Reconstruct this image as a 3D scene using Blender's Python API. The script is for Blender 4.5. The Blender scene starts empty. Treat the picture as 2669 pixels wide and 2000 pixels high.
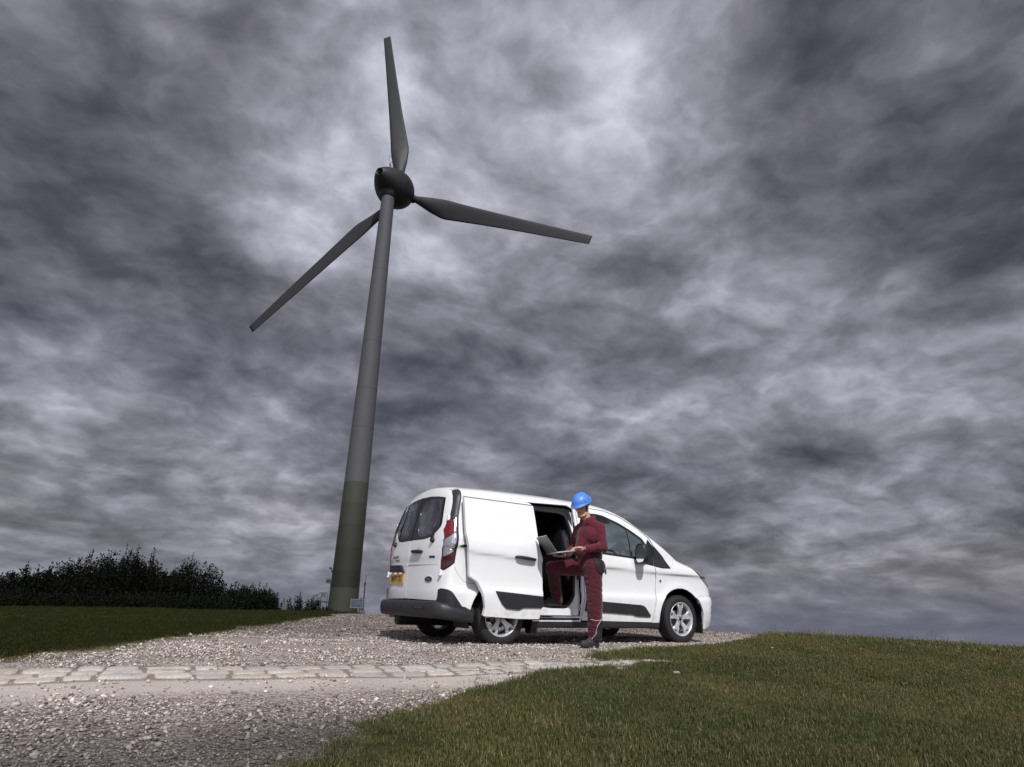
import bpy, math, random
import numpy as np
from mathutils import Matrix, Vector, noise
from mathutils.geometry import delaunay_2d_cdt
R = math.radians
scn = bpy.context.scene
COL = scn.collection

# ------------------------------------------------------------------ camera
CAM_C = np.array([-4.249, -7.598, 0.502]); YAW = R(57.39); PITCH = R(19.13); ROLL = R(1.75)
fw = np.array([math.cos(PITCH)*math.cos(YAW), math.cos(PITCH)*math.sin(YAW), math.sin(PITCH)])
rt0 = np.array([math.sin(YAW), -math.cos(YAW), 0.0]); up0 = np.cross(rt0, fw)
rt = math.cos(ROLL)*rt0 + math.sin(ROLL)*up0
upv = -math.sin(ROLL)*rt0 + math.cos(ROLL)*up0
cd = bpy.data.cameras.new('camera'); cam = bpy.data.objects.new('camera', cd); COL.objects.link(cam)
cd.sensor_width = 36.0; cd.lens = 22.0; cd.clip_start = 0.05; cd.clip_end = 6000
M = Matrix.Identity(4)
for i in range(3):
    M[i][0] = rt[i]; M[i][1] = upv[i]; M[i][2] = -fw[i]; M[i][3] = CAM_C[i]
cam.matrix_world = M
scn.camera = cam
scn.render.engine = 'CYCLES'
scn.render.resolution_x = 1024; scn.render.resolution_y = 767
scn.view_settings.view_transform = 'Standard'; scn.view_settings.look = 'None'
scn.view_settings.exposure = 0.0; scn.view_settings.gamma = 1.0
scn.view_settings.use_curve_mapping = False

# ------------------------------------------------------------------ sun
SUN_EL = R(45.0); SUN_AZ = math.atan2(-0.94, -0.34)        # direction towards the sun
sdir = Vector((math.cos(SUN_EL)*math.cos(SUN_AZ), math.cos(SUN_EL)*math.sin(SUN_AZ), math.sin(SUN_EL)))
sl = bpy.data.lights.new('sun', 'SUN'); sl.energy = 3.55; sl.angle = R(0.6); sl.color = (1.0, 0.98, 0.955)
so = bpy.data.objects.new('sun', sl); COL.objects.link(so)
so.rotation_euler = sdir.to_track_quat('Z', 'Y').to_euler()

# ------------------------------------------------------------------ world: daylight sky behind a torn overcast layer
world = bpy.data.worlds.new('World'); scn.world = world; world.use_nodes = True
wn = world.node_tree; wn.nodes.clear()
class NT:
    def __init__(s, t): s.t = t
    def n(s, typ, **kw):
        o = s.t.nodes.new(typ)
        for k, v in kw.items():
            if k.startswith('i_'):
                key = k[2:]; key = int(key) if key.isdigit() else key.replace('_', ' ')
                o.inputs[key].default_value = v
            else: setattr(o, k, v)
        return o
    def l(s, a, b): s.t.links.new(a, b); return a
    def math(s, op, a, b=None, c=None, clamp=False):
        o = s.t.nodes.new('ShaderNodeMath'); o.operation = op; o.use_clamp = clamp
        for i, v in enumerate((a, b, c)):
            if v is None: continue
            if isinstance(v, (int, float)): o.inputs[i].default_value = v
            else: s.t.links.new(v, o.inputs[i])
        return o.outputs[0]
    def vmath(s, op, a, b=None, out=0):
        o = s.t.nodes.new('ShaderNodeVectorMath'); o.operation = op
        for i, v in enumerate((a, b)):
            if v is None: continue
            if isinstance(v, (tuple, list)): o.inputs[i].default_value = v
            else: s.t.links.new(v, o.inputs[i])
        return o.outputs[out]
    def noise(s, vec, scale, detail=4, rough=.5, dist=0, lac=2.0, color=False, dim='3D'):
        o = s.t.nodes.new('ShaderNodeTexNoise'); o.noise_dimensions = dim
        o.inputs['Scale'].default_value = scale; o.inputs['Detail'].default_value = detail
        o.inputs['Roughness'].default_value = rough; o.inputs['Distortion'].default_value = dist
        o.inputs['Lacunarity'].default_value = lac
        if vec is not None: s.t.links.new(vec, o.inputs['Vector'])
        return o.outputs['Color' if color else 0]
    def ramp(s, fac, stops, interp='LINEAR'):
        o = s.t.nodes.new('ShaderNodeValToRGB'); cr = o.color_ramp; cr.interpolation = interp
        while len(cr.elements) < len(stops): cr.elements.new(.5)
        for e, (p, c) in zip(cr.elements, stops):
            e.position = p; e.color = (c, c, c, 1) if isinstance(c, (int, float)) else (*c, 1)
        s.t.links.new(fac, o.inputs[0]); return o.outputs[0]
    def mapr(s, v, a, b, c, d, interp='SMOOTHSTEP'):
        o = s.t.nodes.new('ShaderNodeMapRange'); o.interpolation_type = interp
        for i, x in enumerate((a, b, c, d)): o.inputs[i+1].default_value = x
        s.t.links.new(v, o.inputs[0]); return o.outputs[0]
    def mix(s, f, a, b, mode='MIX'):
        o = s.t.nodes.new('ShaderNodeMix'); o.data_type = 'RGBA'; o.blend_type = mode
        for i, v in ((0, f), (6, a), (7, b)):
            if isinstance(v, (int, float)): o.inputs[i].default_value = v
            elif isinstance(v, tuple): o.inputs[i].default_value = (*v, 1)[:4]
            else: s.t.links.new(v, o.inputs[i])
        return o.outputs[2]
W = NT(wn)
wout = W.n('ShaderNodeOutputWorld'); bg = W.n('ShaderNodeBackground'); W.l(bg.outputs[0], wout.inputs[0])
sky = W.n('ShaderNodeTexSky', sky_type='NISHITA'); sky.sun_disc = False
sky.sun_elevation = SUN_EL; sky.sun_rotation = math.atan2(sdir.x, sdir.y)
tc = W.n('ShaderNodeTexCoord')
dirv = W.vmath('NORMALIZE', tc.outputs['Generated'])
sep = W.n('ShaderNodeSeparateXYZ'); W.l(dirv, sep.inputs[0])
zz = W.math('ADD', W.math('MAXIMUM', sep.outputs[2], -0.03), 0.20)
inv = W.math('POWER', zz, -0.62)
comb = W.n('ShaderNodeCombineXYZ')
W.l(W.math('MULTIPLY', sep.outputs[0], inv), comb.inputs[0]); W.l(W.math('MULTIPLY', sep.outputs[1], inv), comb.inputs[1])
W.l(W.math('MULTIPLY', W.math('MULTIPLY', sep.outputs[2], 1.9), W.math('POWER', zz, -0.52)), comb.inputs[2])
cp = W.vmath('ADD', comb.outputs[0], (4.3, 1.7, 3.7))
warp = W.vmath('SUBTRACT', W.noise(cp, 2.2, 4, .6, color=True), (.5, .5, .5))
wsc = W.n('ShaderNodeVectorMath', operation='SCALE'); W.l(warp, wsc.inputs[0]); wsc.inputs['Scale'].default_value = .22
cpw = W.vmath('ADD', cp, wsc.outputs[0])
def cloud(v): return W.math('ADD', W.math('MULTIPLY', W.noise(v, 1.9, 3, .5), .58), W.math('MULTIPLY', W.noise(v, 4.6, 7, .54), .42))
d0 = cloud(cpw)
# the same field a step towards the brightest part of the sky: lumps get a lit rim and a darker underside
d1 = cloud(W.vmath('ADD', cpw, (.042, .04, .095)))
relief = W.math('SUBTRACT', d0, d1)
n3 = W.noise(cpw, 9.0, 7, .60, .0)
e0 = W.noise(cpw, 6.5, 6, .55); e1 = W.noise(W.vmath('ADD', cpw, (.014, .012, .034)), 6.5, 6, .55)
rel2 = W.math('SUBTRACT', e0, e1)
f = W.math('ADD', W.math('MULTIPLY', d0, .62), W.math('ADD', W.math('ADD', W.math('MULTIPLY', relief, .95), W.math('MULTIPLY', rel2, .34)), W.math('ADD', W.math('MULTIPLY', n3, .07), .186)))
# brighter breaks and heavier banks of the layer, by compass direction and height
def pd(px, py):
    d = fw*1631.6 + rt*(px/.8288-1334.5) - upv*(py/.8288-1000); d = d/np.linalg.norm(d); return tuple(float(v) for v in d)
f = W.math('ADD', W.math('MULTIPLY', f, .76), .105)
BANKS = [(1000, 270, .38, .13), (850, 180, .18, .035), (1350, 120, .22, .10), (1480, 60, .14, .02), (960, 520, .20, .05), (1330, 420, .14, .018), (1120, 610, .15, .03),
         (1150, 380, .12, .03), (150, 850, .22, .025), (640, 580, .12, .02), (1950, 300, .16, .012), (1700, 520, .25, -.012),
         (1560, 260, .24, .035), (1720, 900, .2, .02), (400, 1110, .30, .045), (700, 1150, .2, .02), (880, 330, .10, .02),
         (0, 420, .46, -.095), (0, 60, .40, -.045), (300, 560, .30, -.02), (2180, 0, .46, -.12), (1750, 30, .2, -.02),
         (640, 60, .22, -.025), (1250, 240, .14, -.022), (1650, 270, .2, -.02), (1350, 900, .2, -.015), (200, 1110, .12, -.03), (480, 960, .2, -.02), (2150, 620, .35, -.022),
         (1150, 960, .2, -.012), (1900, 1200, .3, -.012)]
acc = f
for (px, py, rad, amp) in BANKS:
    ds = W.vmath('DISTANCE', dirv, pd(px, py), out=1)
    acc = W.math('ADD', acc, W.mapr(ds, 0.0, rad, amp, 0.0))
hz = W.mapr(sep.outputs[2], -.02, .35, 1.0, 0.0)
lit = W.ramp(acc, [(.26, (.038, .036, .045)), (.36, (.076, .073, .087)), (.44, (.132, .127, .148)), (.51, (.200, .194, .222)), (.57, (.285, .279, .318)), (.64, (.41, .405, .462)), (.82, (.86, .86, .93))])
hzt = W.noise(cpw, 1.3, 5, .5)
warmf = W.math('MULTIPLY', hz, W.mapr(hzt, .45, .62, 0.0, .55))
litw = W.mix(warmf, lit, W.mix(1.0, lit, (1.10, 1.01, .94), 'MULTIPLY'))
litb = W.mix(W.math('MULTIPLY', W.mapr(sep.outputs[2], -.03, .09, 1.0, 0.0), .7), litw, (.125, .135, .19))
scale10 = W.mix(1.0, litb, (10.4, 10.5, 10.8), 'MULTIPLY')
# unseen sky behind the camera, sun side: thinned and brightened as fill light
back = W.mapr(W.vmath('DOT_PRODUCT', dirv, (-math.cos(YAW), -math.sin(YAW), 0.0), out=1), .05, .75, 0.0, 1.0)
scale10 = W.mix(back, scale10, W.mix(1.0, scale10, (3.1, 3.05, 3.0), 'MULTIPLY'))
fin = W.mix(W.math('SUBTRACT', .95, W.math('MULTIPLY', back, .25)), sky.outputs[0], scale10)
W.l(fin, bg.inputs[0]); bg.inputs[1].default_value = 0.10

# ------------------------------------------------------------------ materials
MATS = {}
def mat(name, col, rough=.6, metal=0., coat=0., bump=None, var=0., vscale=8., spec=.5, alpha=None, emit=None, trans=0., sheen=0., coords='Object', rvar=0.):
    if name in MATS: return MATS[name]
    m = bpy.data.materials.new(name); m.use_nodes = True; t = NT(m.node_tree); t.t.nodes.clear()
    out = t.n('ShaderNodeOutputMaterial'); b = t.n('ShaderNodeBsdfPrincipled'); t.l(b.outputs[0], out.inputs[0])
    b.inputs['Base Color'].default_value = (*col, 1); b.inputs['Roughness'].default_value = rough
    b.inputs['Metallic'].default_value = metal; b.inputs['Coat Weight'].default_value = coat; b.inputs['Coat Roughness'].default_value = .03
    b.inputs['Specular IOR Level'].default_value = spec
    if sheen: b.inputs['Sheen Weight'].default_value = sheen
    tcn = t.n('ShaderNodeTexCoord'); vec = tcn.outputs[coords]
    if var:
        n = t.noise(vec, vscale, 5, .6)
        c = t.mix(n, tuple(v*(1-var) for v in col), tuple(min(1, v*(1+var)) for v in col))
        t.l(c, b.inputs['Base Color'])
    if rvar:
        t.l(t.mapr(t.noise(vec, 5., 4, .6), .3, .7, rough-rvar, rough+rvar), b.inputs['Roughness'])
    if bump:
        sc, st, di = bump
        bn = t.n('ShaderNodeBump'); bn.inputs['Strength'].default_value = st; bn.inputs['Distance'].default_value = di
        t.l(t.noise(vec, sc, 5, .6), bn.inputs['Height']); t.l(bn.outputs[0], b.inputs['Normal'])
    if emit:
        b.inputs['Emission Color'].default_value = (*emit[0], 1); b.inputs['Emission Strength'].default_value = emit[1]
    MATS[name] = m; return m
def glass(name, tint, refl=.06, rough=.0):
    m = bpy.data.materials.new(name); m.use_nodes = True; t = NT(m.node_tree); t.t.nodes.clear()
    out = t.n('ShaderNodeOutputMaterial'); tr = t.n('ShaderNodeBsdfTransparent'); tr.inputs[0].default_value = (*tint, 1)
    gl = t.n('ShaderNodeBsdfGlossy'); gl.inputs['Roughness'].default_value = rough; gl.inputs[0].default_value = (.95, .97, 1, 1)
    lw = t.n('ShaderNodeLayerWeight'); lw.inputs[0].default_value = .5
    mx = t.n('ShaderNodeMixShader'); t.l(t.math('ADD', t.math('MULTIPLY', t.math('POWER', lw.outputs['Facing'], 4.5), .9), refl, clamp=True), mx.inputs[0])
    t.l(tr.outputs[0], mx.inputs[1]); t.l(gl.outputs[0], mx.inputs[2]); t.l(mx.outputs[0], out.inputs[0])
    MATS[name] = m; return m

# ------------------------------------------------------------------ object helpers
def link(name, me, m=None, parent=None):
    o = bpy.data.objects.new(name, me); COL.objects.link(o)
    if m is not None:
        if not isinstance(m, (list, tuple)): m = [m]
        if len(me.materials) == 0:
            for x in m: me.materials.append(x)
    if parent is not None: o.parent = parent
    return o
def thing(name, label, cat, loc=(0, 0, 0), group=None):
    o = bpy.data.objects.new(name, None); COL.objects.link(o); o.location = loc
    o['label'] = label; o['category'] = cat; o.empty_display_size = .2
    if group: o['group'] = group
    return o
def mesh_np(name, V, F, smooth=False, normals=None, fmat=None):
    me = bpy.data.meshes.new(name)
    if isinstance(F, np.ndarray):
        V = np.ascontiguousarray(V, dtype=np.float32); F = np.ascontiguousarray(F, dtype=np.int32)
        k = F.shape[1]; me.vertices.add(len(V)); me.vertices.foreach_set('co', V.ravel())
        me.loops.add(F.size); me.loops.foreach_set('vertex_index', F.ravel())
        me.polygons.add(len(F)); me.polygons.foreach_set('loop_start', np.arange(len(F), dtype=np.int32)*k)
        try: me.polygons.foreach_set('loop_total', np.full(len(F), k, dtype=np.int32))
        except Exception: pass
    else:
        me.from_pydata([tuple(map(float, v)) for v in V], [], [tuple(int(i) for i in f) for f in F])
    me.update(calc_edges=True)
    if smooth or normals is not None: me.polygons.foreach_set('use_smooth', [True]*len(me.polygons))
    if fmat is not None: me.polygons.foreach_set('material_index', fmat)
    me.validate()
    if normals is not None: me.normals_split_custom_set_from_vertices([tuple(map(float, n)) for n in normals])
    return me
def tri_pts(mb):  # unused placeholder for clarity
    return mb
class MB:
    """collects simple solids into one mesh"""
    def __init__(s): s.V = []; s.F = []; s.S = []
    def add(s, V, F, smooth=False):
        k = len(s.V); s.V += [tuple(map(float, v)) for v in V]; s.F += [tuple(int(i)+k for i in f) for f in F]; s.S += [smooth]*len(F)
    def box(s, c, d, rot=None, bev=0.):
        hx, hy, hz = d[0]/2, d[1]/2, d[2]/2
        if bev > 0:
            b = min(bev, hx*.9, hy*.9, hz*.9); V = []; 
            idx = {}
            for sx in (-1, 1):
                for sy in (-1, 1):
                    for sz in (-1, 1):
                        for ax in range(3):
                            v = [sx*(hx-b), sy*(hy-b), sz*(hz-b)]
                            v[ax] = (sx*hx, sy*hy, sz*hz)[ax]; idx[(sx, sy, sz, ax)] = len(V); V.append(v)
            F = []
            for ax in range(3):
                o1, o2 = [a for a in range(3) if a != ax]
                for sg in (-1, 1):
                    q = []
                    for a, c2 in ((-1, -1), (1, -1), (1, 1), (-1, 1)):
                        k = [0, 0, 0]; k[ax] = sg; k[o1] = a; k[o2] = c2; q.append(idx[(*k, ax)])
                    F.append(q)
            for ax in range(3):
                o1, o2 = [a for a in range(3) if a != ax]
                for a in (-1, 1):
                    for c2 in (-1, 1):
                        k1 = [0, 0, 0]; k1[ax] = -1; k1[o1] = a; k1[o2] = c2; k2 = list(k1); k2[ax] = 1
                        F.append([idx[(*k1, o1)], idx[(*k2, o1)], idx[(*k2, o2)], idx[(*k1, o2)]])
            for sx in (-1, 1):
                for sy in (-1, 1):
                    for sz in (-1, 1): F.append([idx[(sx, sy, sz, a)] for a in range(3)])
            # fix winding
            Vn = np.array(V); F2 = []
            for fc in F:
                p = Vn[fc]; nrm = np.cross(p[1]-p[0], p[2]-p[0])
                F2.append(fc if nrm.dot(p.mean(0)) > 0 else fc[::-1])
            F = F2
        else:
            V = [(x, y, z) for x in (-hx, hx) for y in (-hy, hy) for z in (-hz, hz)]
            F = [(0, 1, 3, 2), (4, 6, 7, 5), (0, 4, 5, 1), (2, 3, 7, 6), (0, 2, 6, 4), (1, 5, 7, 3)]
        V = [Vector(v) for v in V]
        if rot is not None: V = [rot @ v for v in V]
        s.add([v+Vector(c) for v in V], F)
    def tube(s, pts, r, n=8, caps=True, smooth=True, closed=False):
        P = [Vector(p) for p in pts]; rr = r if isinstance(r, (list, tuple)) else [r]*len(P)
        V = []; k = len(P); prev = None
        for i, p in enumerate(P):
            a = P[(i-1) % k] if (i > 0 or closed) else p; b = P[(i+1) % k] if (i < k-1 or closed) else p
            t = (b-a).normalized()
            if prev is None:
                u = t.orthogonal().normalized()
            else:
                u = (prev-t*prev.dot(t)).normalized()
            prev = u; w = t.cross(u)
            for j in range(n):
                an = 2*math.pi*j/n; V.append(p+(u*math.cos(an)+w*math.sin(an))*rr[i])
        F = []
        for i in range(k if closed else k-1):
            i2 = (i+1) % k
            for j in range(n): F.append((i*n+j, i*n+(j+1) % n, i2*n+(j+1) % n, i2*n+j))
        s.add(V, F, smooth)
        if caps and not closed:
            s.add([V[j] for j in range(n)], [tuple(range(n))[::-1]]); s.add([V[(k-1)*n+j] for j in range(n)], [tuple(range(n))])
    def lathe(s, prof, n=32, axis='Z', c=(0, 0, 0), smooth=True, closed=False):
        """prof: list of (radius, height)"""
        V = []; k = len(prof)
        for (r, h) in prof:
            for j in range(n):
                a = 2*math.pi*j/n
                q = (r*math.cos(a), r*math.sin(a), h)
                if axis == 'Y': q = (q[0], q[2], q[1])
                if axis == 'X': q = (q[2], q[0], q[1])
                V.append((q[0]+c[0], q[1]+c[1], q[2]+c[2]))
        F = []
        for i in range(k if closed else k-1):
            i2 = (i+1) % k
            for j in range(n):
                q = (i*n+j, i*n+(j+1) % n, i2*n+(j+1) % n, i2*n+j)
                F.append(q if axis != 'Y' else q[::-1])
        s.add(V, F, smooth)
    def prism(s, poly, y0, y1, plane='XZ'):
        n = len(poly); 
        def pt(a, b, h): return (a, h, b) if plane == 'XZ' else ((a, b, h) if plane == 'XY' else (h, a, b))
        V = [pt(a, b, y0) for a, b in poly]+[pt(a, b, y1) for a, b in poly]
        tri = [list(t) for t in delaunay_2d_cdt([Vector(p) for p in poly], [(i, (i+1) % n) for i in range(n)], [], 1, 1e-6)[2]]
        F = [tuple(t) for t in tri]+[tuple(i+n for i in t[::-1]) for t in tri]+[(i, (i+1) % n, (i+1) % n+n, i+n) for i in range(n)]
        s.add(V, F)
    def build(s, name, m, parent=None, fixn=True):
        me = bpy.data.meshes.new(name); me.from_pydata(s.V, [], s.F); me.polygons.foreach_set('use_smooth', s.S)
        me.validate(); me.update()
        if fixn:
            import bmesh
            bm = bmesh.new(); bm.from_mesh(me); bmesh.ops.recalc_face_normals(bm, faces=bm.faces); bm.to_mesh(me); bm.free()
        return link(name, me, m, parent)
def pip(px, py, poly):
    """vectorised point in polygon"""
    ins = np.zeros(px.shape, bool); n = len(poly); j = n-1
    for i in range(n):
        xi, yi = poly[i]; xj, yj = poly[j]
        if yi != yj:
            c = ((yi > py) != (yj > py)) & (px < (xj-xi)*(py-yi)/(yj-yi)+xi); ins ^= c
        j = i
    return ins
def resample(loop, step):
    out = []; n = len(loop)
    for i in range(n):
        a = np.array(loop[i], float); b = np.array(loop[(i+1) % n], float); d = np.linalg.norm(b-a); k = max(1, int(math.ceil(d/step)))
        for j in range(k): out.append(tuple(a+(b-a)*j/k))
    return out
def rounded(loop, r, seg=4):
    out = []; n = len(loop)
    for i in range(n):
        p = np.array(loop[i], float); a = np.array(loop[i-1], float); b = np.array(loop[(i+1) % n], float)
        rr = r[i] if isinstance(r, (list, tuple)) else r
        da = np.linalg.norm(a-p); db = np.linalg.norm(b-p); q = min(rr, da*.45, db*.45)
        if q < 1e-4: out.append(tuple(p)); continue
        s0 = p+(a-p)/da*q; s1 = p+(b-p)/db*q
        for k in range(seg+1):
            t = k/seg; out.append(tuple((1-t)**2*s0+2*t*(1-t)*p+t*t*s1))
    return out
def flat_tris(loops, step, hex_fill=True):
    """triangulated 2-D region, loops[0] outer, others holes"""
    pts = []; edges = []
    for L in loops:
        k = len(pts); L = list(L); pts += L; edges += [(k+i, k+(i+1) % len(L)) for i in range(len(L))]
    nb = len(pts); O = np.array(loops[0]); lo = O.min(0); hi = O.max(0)
    if hex_fill:
        xs = np.arange(lo[0], hi[0], step); ys = np.arange(lo[1], hi[1], step*.87)
        gx, gy = np.meshgrid(xs, ys); gx = gx+(np.arange(len(ys)) % 2)[:, None]*step*.5; gx = gx.ravel(); gy = gy.ravel()
        keep = pip(gx, gy, loops[0])
        for h in loops[1:]: keep &= ~pip(gx, gy, h)
        gx, gy = gx[keep], gy[keep]
        B = np.array(pts)
        if len(gx):
            d = np.full(len(gx), 1e9)
            for i in range(0, len(B), 200): d = np.minimum(d, np.min((gx[:, None]-B[None, i:i+200, 0])**2+(gy[:, None]-B[None, i:i+200, 1])**2, axis=1))
            k2 = d > (step*.4)**2; gx, gy = gx[k2], gy[k2]
        pts += list(zip(gx.tolist(), gy.tolist()))
    r = delaunay_2d_cdt([Vector(p) for p in pts], edges, [], 0, 1e-7)
    V = np.array([tuple(v) for v in r[0]]); F = np.array([tuple(f) for f in r[2] if len(f) == 3])
    c = V[F].mean(1); keep = pip(c[:, 0], c[:, 1], loops[0])
    for h in loops[1:]: keep &= ~pip(c[:, 0], c[:, 1], h)
    F = F[keep]
    a = V[F[:, 1]]-V[F[:, 0]]; b = V[F[:, 2]]-V[F[:, 0]]; cr = a[:, 0]*b[:, 1]-a[:, 1]*b[:, 0]
    F = F[np.abs(cr) > 1e-10]; cr = cr[np.abs(cr) > 1e-10]
    F[cr < 0] = F[cr < 0][:, ::-1]
    # boundary chains in output indices: map by nearest position
    key = {}
    for i, v in enumerate(V): key[(round(v[0], 5), round(v[1], 5))] = i
    ch = [[key.get((round(p[0], 5), round(p[1], 5)), -1) for p in L] for L in loops]
    return V, F, ch
def text_mesh(s, size=1., extr=0., bold=0., shear=0., space=1., width=None):
    cu = bpy.data.curves.new('txt', 'FONT'); cu.body = s; cu.size = size; cu.extrude = extr; cu.offset = bold; cu.shear = shear
    cu.align_x = 'CENTER'; cu.align_y = 'CENTER'; cu.space_character = space; cu.resolution_u = 3
    o = bpy.data.objects.new('txt', cu); dg = bpy.context.evaluated_depsgraph_get(); COL.objects.link(o); bpy.context.view_layer.update()
    dg = bpy.context.evaluated_depsgraph_get()
    me = bpy.data.meshes.new_from_object(o.evaluated_get(dg)); V = np.array([tuple(v.co) for v in me.vertices]); F = [tuple(p.vertices) for p in me.polygons]
    bpy.data.objects.remove(o); bpy.data.curves.remove(cu); bpy.data.meshes.remove(me)
    if width and len(V):
        w = V[:, 0].max()-V[:, 0].min(); V[:, 0] *= width/w
    return V, F

def letters(s, width, height, fn, name, m, par, bold=0., shear=0., space=1., base=None):
    """one mesh part per character, laid out as a whole line, each point mapped by fn(x, y)"""
    TV, TF = text_mesh(s, 1., bold=bold, shear=shear, space=space, width=width); TV[:, 1] *= height/(TV[:, 1].max()-TV[:, 1].min())
    p = list(range(len(TV)))
    def find(a):
        while p[a] != a: p[a] = p[p[a]]; a = p[a]
        return a
    for f_c in TF:
        for v in f_c[1:]: p[find(f_c[0])] = find(v)
    g = {}
    for f_c in TF: g.setdefault(find(f_c[0]), []).append(f_c)
    for fs in g.values():
        ids = sorted({v for f_c in fs for v in f_c}); ix = {v: i for i, v in enumerate(ids)}
        mb = MB(); mb.add([fn(TV[v, 0], TV[v, 1]) for v in ids], [[ix[v] for v in f_c] for f_c in fs]); o = mb.build(name, m, par, fixn=False)
        if base is not None: o.data.transform(Matrix.Translation(-Vector(base)))

# ------------------------------------------------------------------ terrain: a flat hilltop that drops away all round
_b = np.radians(np.array([-180, -120, -60, 0, 19.6, 25.6, 30.5, 32.4, 34, 38.9, 48, 57, 67.3, 69.3, 72.4, 82.4, 85, 94.4, 110, 150, 180.]))
_T = np.array([.030, .030, .030, .030, 0.0365, .0372, .0370, .0362, .0370, .0350, .0290, .0270, .0253, .0250, .0236, .0262, .0245, .0262, .027, .03, .03])
_Cb = np.radians(np.array([-180, 0, 30, 56, 62, 78, 84, 110, 150, 180.])); _Cv = np.array([.05, .06, .06, .05, .031, .031, .05, .05, .05, .05])
def drop(D, D0, c):
    t = np.maximum(0, D-D0); return -c*t*t/(t+1.6)
def _solve(T, c):
    lo, hi = 5., 40.; D = np.linspace(5, 140, 1500)
    for _ in range(26):
        m = (lo+hi)/2; v = ((drop(D, m, c)-CAM_C[2])/D).max()
        if v < -T: lo = m
        else: hi = m
    return lo
_fb = np.linspace(-math.pi, math.pi, 241)
_fc = np.interp(_fb, _Cb, _Cv)
_fD = np.array([_solve(np.interp(b, _b, _T), c) for b, c in zip(_fb, _fc)])
def H(x, y):
    x = np.asarray(x, float); y = np.asarray(y, float)
    dx = x-CAM_C[0]; dy = y-CAM_C[1]; D = np.hypot(dx, dy); b = np.arctan2(dy, dx)
    z = drop(D, np.interp(b, _fb, _fD), np.interp(b, _fb, _fc))
    z = z-.09*np.maximum(0, D-105)**2/(np.maximum(0, D-105)+40)
    t = np.maximum(0, -1.3-y); near = -.10*t*t/(t+.8)
    near = np.maximum(near, -.55-.02*t)
    return z+near*np.exp(-np.maximum(0, D-12)/12)
def micro(x, y):
    return .012*np.sin(x*1.7+.6*y)*np.sin(y*1.3-x*.5)+.006*np.sin(x*4.1-y*2.2)
LAWN_R = [(-9, -14), (-4.6, -7.2), (-3.95, -5.6), (-3.37, -4.44), (-3.12, -4.18), (-2.75, -3.87), (-2.27, -3.55), (-1.57, -3.25), (-1.12, -2.99), (-.7, -2.80), (-.03, -2.70), (.5, -2.66), (.95, -2.66), (1.25, -2.56),
          (1.2, -2.38), (.74, -2.28), (.36, -2.22), (.5, -2.02), (.92, -1.86), (1.5, -1.80), (2.01, -1.72), (2.7, -1.62), (3.39, -1.42), (4.4, -.9), (5.3, -.5), (6.58, .19), (9, 1.6), (14, 4.0), (30, 10), (30, -22), (-9, -22)]
LAWN_L = [(-30, -2.2), (-12, -1.9), (-7, -1.7), (-4.9, -1.5), (-4.57, -1.51), (-4.41, -1.09), (-4.04, -.73), (-3.79, -.29), (-3.35, .64), (-2.9, 1.5), (-2.26, 2.64), (-1.5, 4.0), (-.76, 5.45), (.0, 7.0), (.9, 8.6), (1.6, 10.2), (3.6, 14), (8, 22), (14, 38), (-30, 38)]
rng = np.random.default_rng(7)
def ragged(loop, step, amp, seed):
    L = resample(loop, step); out = []
    n = len(L)
    for i, p in enumerate(L):
        a = np.array(L[i-1]); b = np.array(L[(i+1) % n]); t = b-a; t /= np.linalg.norm(t)+1e-9; nn = np.array((-t[1], t[0]))
        if abs(p[0]) > 14 or p[1] > 20 or p[1] < -9: out.append(p); continue
        v = noise.noise(Vector((p[0]*1.1, p[1]*1.1, seed)))*1.0+noise.noise(Vector((p[0]*4.3, p[1]*4.3, seed)))*.6+noise.noise(Vector((p[0]*13, p[1]*13, seed)))*.35
        out.append(tuple(np.array(p)+nn*amp*v))
    return out
def coarse_far(loop, seed, amp):
    near = [p for p in loop]
    out = []
    n = len(near)
    for i in range(n):
        a = np.array(near[i]); b = np.array(near[(i+1) % n]); d = np.linalg.norm(b-a)
        nearby = min(np.hypot(*(a-[-1, -2])), np.hypot(*(b-[-1, -2])))
        st = .07 if nearby < 9 else (.25 if nearby < 18 else .8)
        k = max(1, int(d/st))
        for j in range(k): out.append(tuple(a+(b-a)*j/k))
    res = []; n = len(out)
    for i, p in enumerate(out):
        a = np.array(out[i-1]); b = np.array(out[(i+1) % n]); t = b-a; t /= np.linalg.norm(t)+1e-9; nn = np.array((-t[1], t[0]))
        if np.hypot(p[0]+1, p[1]+2) > 20: res.append(p); continue
        v = noise.noise(Vector((p[0]*1.1, p[1]*1.1, seed)))*.9+noise.noise(Vector((p[0]*4.3, p[1]*4.3, seed)))*.6+noise.noise(Vector((p[0]*13, p[1]*13, seed)))*.3
        res.append(tuple(np.array(p)+nn*amp*v))
    return res
lawnR = coarse_far(LAWN_R, 1.3, .11); lawnL = coarse_far(LAWN_L, 5.3, .12)
def band_y(x): return -2.20-.069*(x+4.57)          # centre line of the stone band

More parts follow.
